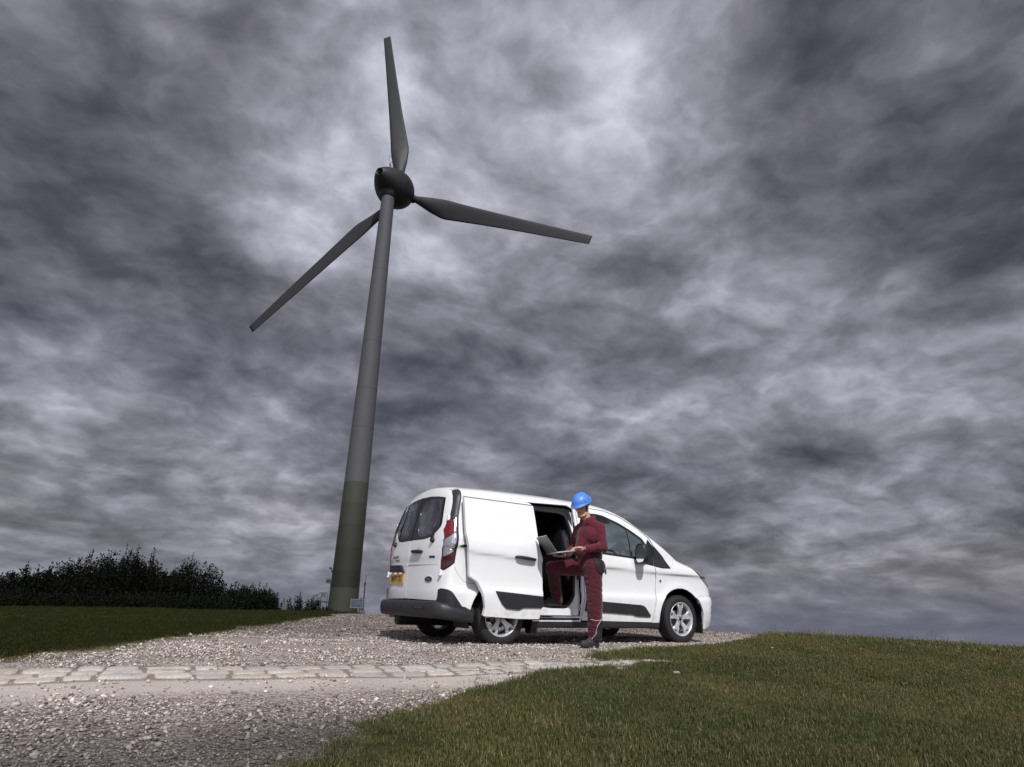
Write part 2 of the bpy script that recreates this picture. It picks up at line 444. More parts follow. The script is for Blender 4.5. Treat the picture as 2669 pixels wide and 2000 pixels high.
# --- ground sheet
def ground_mat():
    m = bpy.data.materials.new('gravel_ground'); m.use_nodes = True; t = NT(m.node_tree); b = t.t.nodes['Principled BSDF']
    tcn = t.n('ShaderNodeTexCoord'); P = tcn.outputs['Object']
    se = t.n('ShaderNodeSeparateXYZ'); t.l(P, se.inputs[0])
    # crushed stone colours
    v = t.n('ShaderNodeTexVoronoi'); v.inputs['Scale'].default_value = 62.; t.l(P, v.inputs['Vector'])
    v2 = t.n('ShaderNodeTexVoronoi'); v2.inputs['Scale'].default_value = 26.; t.l(P, v2.inputs['Vector'])
    sc = t.n('ShaderNodeSeparateColor'); t.l(v.outputs['Color'], sc.inputs[0])
    stone = t.ramp(sc.outputs[0], [(0, (.19, .157, .140)), (.35, (.38, .317, .283)), (.7, (.54, .465, .42)), (1, (.72, .65, .60))])
    shade = t.ramp(v.outputs['Distance'], [(.0, 1.), (.55, .8), (.9, .42)])
    stone = t.mix(1.0, stone, shade, 'MULTIPLY')
    big = t.noise(P, .55, 4, .6)
    # compacted sandy strip beside the stone band
    yb = t.math('ADD', se.outputs[1], t.math('MULTIPLY', se.outputs[0], .069))
    wob = t.math('MULTIPLY', t.math('SUBTRACT', t.noise(P, 1.4, 4, .6), .5), .55)
    yb = t.math('ADD', yb, wob)
    sandm = t.math('MULTIPLY', t.mapr(yb, -3.35, -2.95, 0, 1), t.mapr(yb, -2.35, -2.1, 1, 0))
    sand = t.mix(t.noise(P, 90, 3, .7), (.38, .335, .30), (.60, .54, .50))
    col = t.mix(sandm, stone, sand)
    bandm = t.math('MULTIPLY', t.mapr(t.math('SUBTRACT', yb, wob), -2.82, -2.75, 0, 1), t.mapr(t.math('SUBTRACT', yb, wob), -2.28, -2.21, 1, 0))
    col = t.mix(t.math('MULTIPLY', bandm, .85), col, t.mix(t.noise(P, 60, 4, .7), (.11, .085, .065), (.30, .25, .20)))
    # darker near stone, with foreground shade put into its colour
    damp = t.mapr(yb, -4.4, -3.0, 1, 0)  # mask for the darker near stone and its painted foreground shade, not wetness
    near_tone_shade_n = t.math('MULTIPLY', damp, t.mapr(t.noise(P, .9, 5, .6), .25, .6, .75, 1.))
    col = t.mix(near_tone_shade_n, col, t.mix(1., col, (.26, .255, .26), 'MULTIPLY'))
    far = t.mapr(yb, -.4, 2.5, 0, 1)  # cloud shade put into the gravel colour behind the van
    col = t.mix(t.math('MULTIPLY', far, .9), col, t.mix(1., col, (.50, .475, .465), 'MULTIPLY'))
    col = t.mix(t.mapr(big, .42, .62, 0, .30), col, t.mix(1., col, (.66, .64, .62), 'MULTIPLY'))
    ff = t.vmath('LENGTH', P, out=1)
    col = t.mix(t.mapr(ff, 34, 60, 0, 1), col, (.035, .045, .016))
    t.l(col, b.inputs['Base Color']); b.inputs['Roughness'].default_value = .9
    h = t.math('SUBTRACT', t.math('MULTIPLY', v.outputs['Distance'], -1.), t.math('MULTIPLY', v2.outputs['Distance'], .8))
    h = t.math('MULTIPLY', h, t.math('SUBTRACT', 1.0, t.math('MULTIPLY', sandm, .75)))
    h = t.math('ADD', h, t.math('MULTIPLY', t.noise(P, 140, 3, .7), .35))
    bn = t.n('ShaderNodeBump'); bn.inputs['Strength'].default_value = 1.; bn.inputs['Distance'].default_value = .014
    t.l(h, bn.inputs['Height']); t.l(bn.outputs[0], b.inputs['Normal'])
    return m
radii = np.concatenate([np.linspace(.0, 22, 111)[1:], np.geomspace(22.3, 1500, 70)])
na = 480; ang = np.linspace(0, 2*math.pi, na, endpoint=False)
RR, AA = np.meshgrid(radii, ang, indexing='ij')
gx = CAM_C[0]+RR*np.cos(AA); gy = CAM_C[1]+RR*np.sin(AA); gz = H(gx, gy)+micro(gx, gy)*np.exp(-RR/30)
V = np.stack([gx.ravel(), gy.ravel(), gz.ravel()], 1); V = np.vstack([V, [[CAM_C[0], CAM_C[1], float(H(CAM_C[0], CAM_C[1]))]]])
nr = len(radii); ii, jj = np.meshgrid(np.arange(nr-1), np.arange(na), indexing='ij'); j2 = (jj+1) % na
F4 = np.stack([ii*na+jj, (ii+1)*na+jj, (ii+1)*na+j2, ii*na+j2], -1).reshape(-1, 4)
F = np.vstack([F4[:, [0, 1, 2]], F4[:, [0, 2, 3]], np.stack([np.full(na, nr*na), np.arange(na), (np.arange(na)+1) % na], 1)])
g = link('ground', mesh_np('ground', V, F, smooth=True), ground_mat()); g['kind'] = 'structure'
def GZ(x, y):
    x = np.asarray(x, float); y = np.asarray(y, float); return H(x, y)+micro(x, y)*np.exp(-np.hypot(x-CAM_C[0], y-CAM_C[1])/30)

# --- lawns
def lawn_mat():
    m = bpy.data.materials.new('lawn_soil'); m.use_nodes = True; t = NT(m.node_tree); b = t.t.nodes['Principled BSDF']
    P = t.n('ShaderNodeTexCoord').outputs['Object']
    n = t.noise(P, .8, 6, .65); n2 = t.noise(P, 45, 4, .7)
    c = t.mix(n2, (.016, .026, .007), (.060, .070, .022)); c = t.mix(t.mapr(n, .45, .7, 0, .7), c, (.085, .068, .030))
    t.l(c, b.inputs['Base Color']); b.inputs['Roughness'].default_value = .9; b.inputs['Specular IOR Level'].default_value = .15
    bn = t.n('ShaderNodeBump'); bn.inputs['Strength'].default_value = 1.; bn.inputs['Distance'].default_value = .03
    t.l(n2, bn.inputs['Height']); t.l(bn.outputs[0], b.inputs['Normal'])
    return m
LM = lawn_mat()
def lawn(name, loop, lift):
    # inner hex fill only near; far part by a coarse pass
    V2, F2, ch = flat_tris([loop], .38)
    c = V2; edge = np.zeros(len(V2), bool); edge[[i for i in ch[0] if i >= 0]] = True
    z = GZ(V2[:, 0], V2[:, 1])+np.where(edge, -.006, lift)
    me = mesh_np(name, np.column_stack([V2, z]), F2, smooth=True)
    o = link(name, me, LM); o['kind'] = 'structure'; return o
# dense inner points near the camera so the sheet follows the relief
def in_lawn(x, y): return pip(x, y, lawnR) | pip(x, y, lawnL)
lawn('lawn', lawnR, .014); lawn('lawn_far_side', lawnL, .014)

# --- pebbles: crushed stone on the surface, one stuff object per zone
def icos():
    p = (1+5**.5)/2
    V = np.array([(-1, p, 0), (1, p, 0), (-1, -p, 0), (1, -p, 0), (0, -1, p), (0, 1, p), (0, -1, -p), (0, 1, -p), (p, 0, -1), (p, 0, 1), (-p, 0, -1), (-p, 0, 1)], float)
    V /= np.linalg.norm(V[0])
    F = np.array([(0, 11, 5), (0, 5, 1), (0, 1, 7), (0, 7, 10), (0, 10, 11), (1, 5, 9), (5, 11, 4), (11, 10, 2), (10, 7, 6), (7, 1, 8), (3, 9, 4), (3, 4, 2), (3, 2, 6), (3, 6, 8), (3, 8, 9), (4, 9, 5), (2, 4, 11), (6, 2, 10), (8, 6, 7), (9, 8, 1)])
    return V, F
OCT = (np.array([(1, 0, 0), (0, 1, 0), (-1, 0, 0), (0, -1, 0), (0, 0, 1), (0, 0, -.6)], float), np.array([(0, 1, 4), (1, 2, 4), (2, 3, 4), (3, 0, 4), (1, 0, 5), (2, 1, 5), (3, 2, 5), (0, 3, 5)]))
def pebble_mat(nm, stops):
    m = bpy.data.materials.new(nm); m.use_nodes = True; t = NT(m.node_tree); b = t.t.nodes['Principled BSDF']
    g = t.n('ShaderNodeNewGeometry')
    c = t.ramp(g.outputs['Random Per Island'], stops)
    P = t.n('ShaderNodeTexCoord').outputs['Object']
    c = t.mix(t.noise(P, 120, 3, .6), t.mix(1., c, (.75, .75, .75), 'MULTIPLY'), c)
    se = t.n('ShaderNodeSeparateXYZ'); t.l(P, se.inputs[0])
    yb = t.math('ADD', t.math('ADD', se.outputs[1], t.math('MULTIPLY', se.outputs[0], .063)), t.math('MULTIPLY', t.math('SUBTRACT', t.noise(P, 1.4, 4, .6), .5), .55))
    damp = t.math('MULTIPLY', t.mapr(yb, -4.4, -3.0, 1, 0), t.mapr(t.noise(P, .9, 5, .6), .25, .6, .75, 1.))  # darker near stones, foreground shade also put into their colour
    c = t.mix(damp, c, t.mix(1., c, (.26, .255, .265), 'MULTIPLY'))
    far = t.mapr(yb, -.4, 2.5, 0, .9)  # stones behind the van get the same painted cloud shade
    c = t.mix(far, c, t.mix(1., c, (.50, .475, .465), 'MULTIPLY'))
    t.l(c, b.inputs['Base Color']); b.inputs['Roughness'].default_value = .75
    return m
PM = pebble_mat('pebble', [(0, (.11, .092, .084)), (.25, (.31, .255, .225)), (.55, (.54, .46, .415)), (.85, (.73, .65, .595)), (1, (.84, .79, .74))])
def pebbles(name, n, area, size, base, seed, clump=0., lift=.3, label=''):
    r = np.random.default_rng(seed); x0, x1, y0, y1 = area
    x = r.uniform(x0, x1, n*2); y = r.uniform(y0, y1, n*2)
    ok = ~in_lawn(x, y)
    cy = band_y(x); onband = (np.abs(y-cy) < .25) & (x < 1.5) & (r.random(n*2) < (.86 if size[0] < .014 else 1.)); sandy = (y < cy-.25) & (y > cy-.75-.2*np.sin(x*1.7)) 
    ok &= ~onband; ok &= ~(sandy & (r.random(n*2) < .88))
    if clump:
        cl = np.array([noise.noise(Vector((a*2.1, b*2.1, seed)))+.5*noise.noise(Vector((a*6.1, b*6.1, seed))) for a, b in zip(x, y)]); ok &= cl > r.uniform(-.7, .45, n*2)*clump
    dx = x-CAM_C[0]; dy = y-CAM_C[1]; b = np.degrees(np.arctan2(dy, dx)); ok &= (b > 12) & (b < 106)
    x = x[ok][:n]; y = y[ok][:n]; n = len(x)
    s = size[0]*np.exp(r.normal(0, size[1], n)); s = np.minimum(s, size[0]*3.0)
    z = GZ(x, y)+s*lift*.5
    BV, BF = base; k = len(BV)
    Vs = BV[None]*(1+r.uniform(-.28, .28, (n, k, 1)))
    sc = np.stack([r.uniform(.8, 1.35, n), r.uniform(.7, 1.1, n), r.uniform(.4, .8, n)], 1)
    Vs = Vs*sc[:, None, :]
    # random rotation: yaw and small tilt
    a = r.uniform(0, 6.283, n); ti = r.normal(0, .45, n); ca, sa, ct, st = np.cos(a), np.sin(a), np.cos(ti), np.sin(ti)
    X, Y, Z = Vs[..., 0], Vs[..., 1], Vs[..., 2]
    Y, Z = Y*ct[:, None]-Z*st[:, None], Y*st[:, None]+Z*ct[:, None]
    X, Y = X*ca[:, None]-Y*sa[:, None], X*sa[:, None]+Y*ca[:, None]
    Vw = np.stack([X, Y, Z], -1)*(s*.5)[:, None, None]+np.stack([x, y, z], 1)[:, None, :]
    F = (BF[None]+(np.arange(n)*k)[:, None, None]).reshape(-1, 3)
    o = link(name, mesh_np(name, Vw.reshape(-1, 3), F), PM)
    o['kind'] = 'stuff'; o['label'] = label; o['category'] = 'gravel'
    return o
IC = icos()
pebbles('gravel', 30000, (-7.2, .6, -6.0, -2.5), (.0125, .48), IC, 11, .9, .4, 'coarse grey crushed stone scattered over the shade-tinted foreground of the path')
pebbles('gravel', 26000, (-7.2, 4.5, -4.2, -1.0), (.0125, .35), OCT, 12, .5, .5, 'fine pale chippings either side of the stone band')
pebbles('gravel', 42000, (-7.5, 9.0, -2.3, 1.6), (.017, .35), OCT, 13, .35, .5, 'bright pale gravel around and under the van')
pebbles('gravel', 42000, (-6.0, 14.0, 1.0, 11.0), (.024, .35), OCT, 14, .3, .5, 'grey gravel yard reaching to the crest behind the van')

# --- stone band: three courses of worn setts, each stone its own part
bandP = bpy.data.objects.new('cobbled_path', None); COL.objects.link(bandP); bandP['kind'] = 'structure'
def sett_mat():
    m = bpy.data.materials.new('sett_stone'); m.use_nodes = True; t = NT(m.node_tree); b = t.t.nodes['Principled BSDF']
    P = t.n('ShaderNodeTexCoord').outputs['Object']; oi = t.n('ShaderNodeObjectInfo')
    base = t.ramp(oi.outputs['Random'], [(0, (.40, .37, .34)), (.3, (.55, .51, .47)), (.55, (.48, .43, .375)), (.8, (.60, .565, .53)), (1, (.42, .40, .385))])
    gm = t.n('ShaderNodeNewGeometry'); n = t.noise(gm.outputs['Position'], 14, 6, .65)
    c = t.mix(t.mapr(n, .35, .7, 0, .6), base, t.mix(1., base, (.70, .66, .60), 'MULTIPLY'))
    n2 = t.noise(gm.outputs['Position'], 90, 3, .7); c = t.mix(t.mapr(n2, .48, .70, 0, .75), c, (.24, .21, .185)); c = t.mix(t.mapr(t.noise(gm.outputs['Position'], 5., 5, .6), .5, .72, 0, .6), c, t.mix(1., c, (.62, .57, .52), 'MULTIPLY'))
    t.l(c, b.inputs['Base Color']); b.inputs['Roughness'].default_value = .85
    bn = t.n('ShaderNodeBump'); bn.inputs['Strength'].default_value = .7; bn.inputs['Distance'].default_value = .008
    t.l(t.math('ADD', n, t.math('MULTIPLY', n2, .4)), bn.inputs['Height']); t.l(bn.outputs[0], b.inputs['Normal'])
    return m
SM = sett_mat(); r = random.Random(5)
for row in range(3):
    x = -8.2+r.uniform(0, .2); off = (row-1)*.152
    xend = (1.55, 1.42, 1.05)[2-row] if row != 0 else .85
    while x < xend:
        Ls = r.uniform(.15, .31); Wd = r.uniform(.120, .152)
        cx = x+Ls/2; cyy = band_y(cx)+off+r.uniform(-.012, .012); rot = -.062+r.uniform(-.05, .05)
        n = 28; rings = [(1.0, -.05), (1.0, .001), (.97, .007), (.90, .010), (.5, .0115)]
        V = []; hh = r.uniform(-.007, .006); ph = [r.uniform(-.07, .05) for _ in range(n)]
        for (s, h) in rings:
            for k in range(n):
                a = 2*math.pi*k/n; c_, s_ = math.cos(a), math.sin(a); q = 7.0
                rad = 1/((abs(c_)**q+abs(s_)**q)**(1/q))*(1+ph[k]*.9)
                px = rad*c_*Ls*.478*s; py = rad*s_*Wd*.49*s
                V.append((px+r.uniform(-.002, .002), py+r.uniform(-.002, .002), h+hh+r.uniform(-.002, .002)))
        V.append((0, 0, .0115+hh)); m_ = len(rings)
        F = [(i*n+k, i*n+(k+1) % n, (i+1)*n+(k+1) % n, (i+1)*n+k) for i in range(m_-1) for k in range(n)]
        F += [((m_-1)*n+k, (m_-1)*n+(k+1) % n, m_*n) for k in range(n)]
        me = mesh_np('sett', V, F, smooth=True); o = link('cobble', me, SM, bandP)
        z0 = float(GZ(cx, cyy)); zx = float(GZ(cx, cyy+.1))-z0
        o.location = (cx, cyy, z0-.001); o.rotation_euler = (math.atan2(zx, .1), 0, rot)
        x += Ls+r.uniform(.006, .03)

# --- grass: clumps of blades instanced over hand-placed points
def grass_mat(nm, k=1., dry=1.):
    m = bpy.data.materials.new(nm); m.use_nodes = True; t = NT(m.node_tree); b = t.t.nodes['Principled BSDF']
    oi = t.n('ShaderNodeObjectInfo'); g = t.n('ShaderNodeNewGeometry')
    big = t.noise(g.outputs['Position'], .55, 5, .6); mid = t.noise(g.outputs['Position'], 3.2, 4, .6)
    c1 = t.mix(g.outputs['Random Per Island'], tuple(v*k for v in (.036, .044, .013)), tuple(v*k for v in (.118, .134, .036)))
    c2 = t.mix(g.outputs['Random Per Island'], tuple(v*k for v in (.11, .092, .030)), tuple(v*k for v in (.21, .175, .070)))
    f = t.math('ADD', t.mapr(big, .40, .62, 0., .6), t.mapr(mid, .48, .66, 0, .4), clamp=True)
    rare = t.math('GREATER_THAN', g.outputs['Random Per Island'], .93)
    f = t.math('MULTIPLY', f, dry); c = t.mix(f, c1, c2); c = t.mix(t.math('MULTIPLY', rare, .8*dry), c, (.26, .24, .15))
    t.l(c, b.inputs['Base Color']); b.inputs['Roughness'].default_value = .5; b.inputs['Specular IOR Level'].default_value = .32 if dry > .5 else .08
    # a little light comes through the blades
    tl = t.n('ShaderNodeBsdfTranslucent'); t.l(c, tl.inputs[0]); mx = t.n('ShaderNodeMixShader'); mx.inputs[0].default_value = .22
    out = [n for n in t.t.nodes if n.type == 'OUTPUT_MATERIAL'][0]
    t.l(b.outputs[0], mx.inputs[1]); t.l(tl.outputs[0], mx.inputs[2]); t.l(mx.outputs[0], out.inputs[0])
    return m
GM = grass_mat('grass_blade'); GM2 = grass_mat('grass_blade_shaded', .36, .10)  # second copy, for the left lawn, has cloud shade put into its colour
def tuft(seed, nb, h, spread, w, gm=None):
    r = random.Random(seed); V = []; F = []
    for i in range(nb):
        a = r.uniform(0, 6.283); d = spread*math.sqrt(r.random()); bx, by = d*math.cos(a), d*math.sin(a)
        yaw = r.uniform(0, 6.283); lean = r.uniform(.1, 1.0)*(.35+.65*r.random()); hh = h*r.uniform(.45, 1.15); ww = w*r.uniform(.7, 1.3)
        dx, dy = math.cos(yaw), math.sin(yaw); sx, sy = -dy*ww/2, dx*ww/2; k = len(V)
        for tt, wf in ((0, 1.), (.45, .85), (.8, .5)):
            o = lean*hh*tt**1.7; zz_ = hh*tt*(1-.25*lean*tt)
            V.append((bx+dx*o+sx*wf, by+dy*o+sy*wf, zz_)); V.append((bx+dx*o-sx*wf, by+dy*o-sy*wf, zz_))
        o = lean*hh; V.append((bx+dx*o, by+dy*o, hh*(1-.28*lean)))
        F += [(k, k+1, k+3, k+2), (k+2, k+3, k+5, k+4), (k+4, k+5, k+6)]
    me = mesh_np('grass_tuft', V, F); me.materials.append(gm or GM)
    return bpy.data.objects.new('grass_tuft', me)
def scatter(name, label, x, y, sc, protos, seed, cat='grass', lift=.0):
    n = len(x); z = GZ(x, y)+lift
    me = bpy.data.meshes.new(name); me.vertices.add(n); me.vertices.foreach_set('co', np.stack([x, y, z], 1).astype(np.float32).ravel())
    r = np.random.default_rng(seed)
    at = me.attributes.new('rot', 'FLOAT_VECTOR', 'POINT'); rv = np.zeros((n, 3), np.float32); rv[:, 2] = r.uniform(0, 6.283, n); rv[:, :2] = r.normal(0, .12, (n, 2)); at.data.foreach_set('vector', rv.ravel())
    at = me.attributes.new('scl', 'FLOAT', 'POINT'); at.data.foreach_set('value', sc.astype(np.float32))
    at = me.attributes.new('idx', 'INT', 'POINT'); at.data.foreach_set('value', r.integers(0, len(protos), n).astype(np.int32))
    me.update(); o = link(name, me); o['kind'] = 'stuff'; o['label'] = label; o['category'] = cat
    ng = bpy.data.node_groups.new(name, 'GeometryNodeTree'); ng.interface.new_socket('Geometry', in_out='INPUT', socket_type='NodeSocketGeometry'); ng.interface.new_socket('Geometry', in_out='OUTPUT', socket_type='NodeSocketGeometry')
    gi = ng.nodes.new('NodeGroupInput'); go = ng.nodes.new('NodeGroupOutput')
    g2i = ng.nodes.new('GeometryNodeGeometryToInstance')
    for p in protos:
        oi = ng.nodes.new('GeometryNodeObjectInfo'); oi.inputs['Object'].default_value = p; oi.inputs['As Instance'].default_value = True
        ng.links.new(oi.outputs['Geometry'], g2i.inputs[0])
    iop = ng.nodes.new('GeometryNodeInstanceOnPoints'); iop.inputs['Pick Instance'].default_value = True
    def na_(nm, ty):
        q = ng.nodes.new('GeometryNodeInputNamedAttribute'); q.data_type = ty; q.inputs['Name'].default_value = nm
        return [s for s in q.outputs if s.enabled and s.name == 'Attribute'][0]
    ng.links.new(gi.outputs[0], iop.inputs['Points']); ng.links.new(g2i.outputs[0], iop.inputs['Instance'])
    ng.links.new(na_('idx', 'INT'), iop.inputs['Instance Index']); 
    e2r = ng.nodes.new('FunctionNodeEulerToRotation'); ng.links.new(na_('rot', 'FLOAT_VECTOR'), e2r.inputs[0]); ng.links.new(e2r.outputs[0], iop.inputs['Rotation'])
    ng.links.new(na_('scl', 'FLOAT'), iop.inputs['Scale']); ng.links.new(iop.outputs[0], go.inputs[0])
    md = o.modifiers.new('scatter', 'NODES'); md.node_group = ng
    return o
T_NEAR = [tuft(20+i, 24, .033, .062, .0030) for i in range(6)]
T_MID = [tuft(40+i, 30, .032, .11, .0046) for i in range(5)]
T_FAR = [tuft(60+i, 34, .038, .26, .009) for i in range(4)]
T_MID2 = [tuft(140+i, 34, .026, .11, .0042, GM2) for i in range(5)]; T_FAR2 = [tuft(160+i, 40, .036, .26, .008, GM2) for i in range(4)]
def pts_in(loop, n, dmin, dmax, seed, edge=0., b0=10, b1=108, thin=.0):
    r = np.random.default_rng(seed); a = np.radians(r.uniform(b0, b1, n)); D = np.sqrt(r.uniform(dmin**2, dmax**2, n))
    x = CAM_C[0]+D*np.cos(a); y = CAM_C[1]+D*np.sin(a); k = pip(x, y, loop)
    x, y, D = x[k], y[k], D[k]
    if thin:
        v = np.array([noise.noise(Vector((p*1.6, q*1.6, 3.)))+.6*noise.noise(Vector((p*6., q*6., 9.))) for p, q in zip(x, y)]); k = v > -.62+r.normal(0, .10, len(v))*thin; x, y, v = x[k], y[k], v[k]
        return x, y, 1.+.55*np.clip(v, -.5, .8)
    return x, y, np.ones(len(x))
x, y, s = pts_in(lawnR, 50000, 2.7, 7.2, 1, thin=1.); scatter('grass', 'short green and straw-coloured turf in the right foreground', x, y, s*np.random.default_rng(3).uniform(.65, 1.25, len(x)), T_NEAR, 2, lift=.018)
x, y, s = pts_in(lawnR, 52000, 7.0, 13, 3, b1=70, thin=1.); scatter('grass', 'short turf on the rise right of the van', x, y, s*np.random.default_rng(4).uniform(.6, 1.2, len(x)), T_MID, 4, lift=.018)
x, y, s = pts_in(lawnR, 22000, 12.5, 22, 5, b1=60); scatter('grass', 'darker grass along the right crest', x, y, s*np.random.default_rng(5).uniform(.6, 1.3, len(x)), T_FAR, 6, lift=.01)
x, y, s = pts_in(lawnL, 34000, 5.5, 12, 7, b0=60, thin=1.); scatter('grass', 'dark mown grass left of the gravel', x, y, s*np.random.default_rng(6).uniform(.5, 1.0, len(x)), T_MID2, 8, lift=.018)
x, y, s = pts_in(lawnL, 26000, 11.5, 24, 9, b0=60); scatter('grass', 'dark grass below the bushes on the left crest', x, y, s*np.random.default_rng(7).uniform(.4, .8, len(x)), T_FAR2, 10, lift=.01)
r = np.random.default_rng(31); ex_ = []; ey_ = []
for loop in (lawnR, lawnL):
    L = np.array(loop); L = L[(np.hypot(L[:, 0]+2, L[:, 1]+1) < 11)]; k = r.integers(0, len(L), 2600); q = L[k]+r.normal(0, 1, (2600, 2))*np.array([.11, .07])*r.choice([.5, 1., 2.2], (2600, 1)); ex_.append(q[:, 0]); ey_.append(q[:, 1])
ex_ = np.concatenate(ex_); ey_ = np.concatenate(ey_)
scatter('grass', 'stray tufts creeping from the lawns over the edge of the gravel', ex_, ey_, r.uniform(.35, 1.05, len(ex_)), T_NEAR, 32)
# tall stalks on the right crest, small weeds between the setts
def stalks(seed):
    r = random.Random(seed); mb = MB()
    for i in range(5):
        a = r.uniform(0, 6.28); h = r.uniform(.10, .30); bx, by = r.uniform(-.15, .15), r.uniform(-.15, .15); l = r.uniform(.02, .08)
        p = [(bx, by, 0), (bx+l*.3*math.cos(a), by+l*.3*math.sin(a), h*.6), (bx+l*math.cos(a), by+l*math.sin(a), h)]
        mb.tube(p, [.0028, .002, .0035 if i % 2 else .001], 4, smooth=False)
    me = bpy.data.meshes.new('stalks'); me.from_pydata(mb.V, [], mb.F); me.materials.append(GM); return bpy.data.objects.new('grass_stalks', me)
rs = np.random.default_rng(77); bb = np.radians(np.concatenate([rs.uniform(15, 36, 60), rs.normal(32.2, .9, 26)])); DD = np.interp(bb, _fb, _fD)+rs.uniform(-1, 2.2, len(bb))
scatter('tall_grass', 'thin tall grass stalks standing against the sky on the right crest', CAM_C[0]+DD*np.cos(bb), CAM_C[1]+DD*np.sin(bb), rs.uniform(.35, 1.0, len(bb)), [stalks(s) for s in range(4)], 3)
xs = []; ys = []
for i in range(260):
    x = rs.uniform(-4.5, 1.3); row = rs.choice([-.26, -.086, .086, .26]); 
    if rs.random() < (x+4.8)/6.5: xs.append(x); ys.append(band_y(x)+row+rs.normal(0, .01))
scatter('weeds', 'small green and brown weeds growing in the joints of the stone band', np.array(xs), np.array(ys), rs.uniform(.2, .42, len(xs)), T_NEAR, 5, cat='weeds')
# pale flints lying in the grass
FM = mat('flint', (.30, .26, .22), .8, var=.25, vscale=30, bump=(40, .5, .005))
for i, (x, y, s, lb) in enumerate([(3.6, -1.95, .03, 'small pale stone in the grass just right of the front wheel'), (5.1, -2.3, .035, 'pinkish stone half sunk in the middle of the lawn'), (5.6, -4.1, .07, 'lone pale stone far right on the lawn'), (.55, -3.1, .035, 'small orange-pink stone in the grass below the end of the stone band')]):
    V0, F0 = icos(); q = np.random.default_rng(i+90); V1 = V0*(1+q.uniform(-.25, .25, (12, 1)))*[s*1.3, s*.8, s*.42]
    o = link('loose_stone', mesh_np('loose_stone', V1, F0), FM); o.location = (x, y, float(GZ(x, y))+.045); o['label'] = lb; o['category'] = 'stone'; o['group'] = 'loose stones in the lawn'

# ------------------------------------------------------------------ wind turbine
def polar(bdeg, D): return CAM_C[0]+D*math.cos(R(bdeg)), CAM_C[1]+D*math.sin(R(bdeg))
HUB = np.array([CAM_C[0]+88*math.cos(R(69.80)), CAM_C[1]+88*math.sin(R(69.80)), 61.8])
tilt = R(4); axA = 0.70340
A = np.array([math.cos(axA)*math.cos(tilt), math.sin(axA)*math.cos(tilt), math.sin(tilt)])
E1 = np.cross(A, [0, 0, 1.]); E1 /= np.linalg.norm(E1); E2 = np.cross(E1, A)
TWR = HUB-A*3.85; tx, ty = TWR[0], TWR[1]
tz0 = float(GZ(tx, ty))-.4
turb = thing('wind_turbine', 'tall wind turbine with three blades behind the van', 'wind turbine', (tx, ty, tz0))
def rel(o, base):
    """keep world-space geometry, shift under the parent's origin"""
    o.data.transform(Matrix.Translation(-Vector(base))); return o
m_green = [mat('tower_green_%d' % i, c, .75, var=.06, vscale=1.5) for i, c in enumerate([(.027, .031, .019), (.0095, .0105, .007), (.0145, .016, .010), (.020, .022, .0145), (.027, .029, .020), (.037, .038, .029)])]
m_tw = mat('tower_grey', (.064, .063, .070), .75, var=.05, vscale=.6); m_nac = mat('nacelle_grey', (.016, .016, .018), .55, var=.04, vscale=.8)  # shade is put into the turbine greys; the real paint is light
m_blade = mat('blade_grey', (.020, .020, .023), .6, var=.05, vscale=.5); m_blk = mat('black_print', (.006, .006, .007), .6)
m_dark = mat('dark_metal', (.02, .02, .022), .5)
def tw_r(z): return float(np.interp(z, [-2, 1.4, 59.2], [1.86, 1.76, .97]))
zb = [tz0, 1.42, 3.42, 6.25, 9.1, 11.9, 14.55]
for i in range(6):
    mb = MB(); z0, z1 = zb[i], zb[i+1]
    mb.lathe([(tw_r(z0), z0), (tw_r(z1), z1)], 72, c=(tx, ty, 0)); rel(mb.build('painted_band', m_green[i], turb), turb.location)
mb = MB(); prof = []
for za, zb2 in ((14.55, 22), (22, 27.5), (27.5, 34.5), (34.5, 46), (46, 58.8)):
    pr = [(tw_r(za), za), (tw_r((za+zb2)/2), (za+zb2)/2), (tw_r(zb2), zb2)]
    mb.lathe(pr, 72, c=(tx, ty, 0)); mb.lathe([(tw_r(zb2)+.004, zb2-.07), (tw_r(zb2)+.022, zb2-.06), (tw_r(zb2)+.022, zb2-.02), (tw_r(zb2)+.004, zb2-.01)], 72, c=(tx, ty, 0), smooth=False)
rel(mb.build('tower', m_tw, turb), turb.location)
# nacelle egg along A, s measured from the tail
TAIL = HUB-A*7.15
def egg(s): return float(np.interp(s, [0, .15, .6, 1.2, 2, 3, 4, 5, 5.8, 6.6, 7.3, 8.0, 8.6, 9.0, 9.2], [.60, .72, 1.12, 1.55, 2.02, 2.52, 2.86, 3.0, 2.92, 2.68, 2.32, 1.8, 1.15, .6, .0]))
def eggs(s):   # smoothed
    return sum(egg(s+d)*w for d, w in ((-.35, .2), (0, .6), (.35, .2))) if .5 < s < 8.9 else egg(s)
def eg(s, ph, off=0.):
    r_ = eggs(s)+off; return TAIL+A*s+(E1*math.cos(ph)+E2*math.sin(ph))*r_
def egg_part(name, s0, s1, m, extra=(), n=64, steps=30):
    ss = list(np.linspace(s0, s1, steps)); V = []; F = []
    rows = [[eg(s, 2*math.pi*k/n) for k in range(n)] for s in ss]
    for (s, r_) in extra: rows.insert(0, [TAIL+A*s+(E1*math.cos(2*math.pi*k/n)+E2*math.sin(2*math.pi*k/n))*r_ for k in range(n)])
    for rw in rows: V += rw
    for i in range(len(rows)-1):
        for k in range(n): F.append((i*n+k, i*n+(k+1) % n, (i+1)*n+(k+1) % n, (i+1)*n+k))
    mb = MB(); mb.add(V, F, True); return mb
mb = egg_part('n', 0, 6.62, m_nac, extra=[(.02, .50), (.9, .46), (.9, .02)])
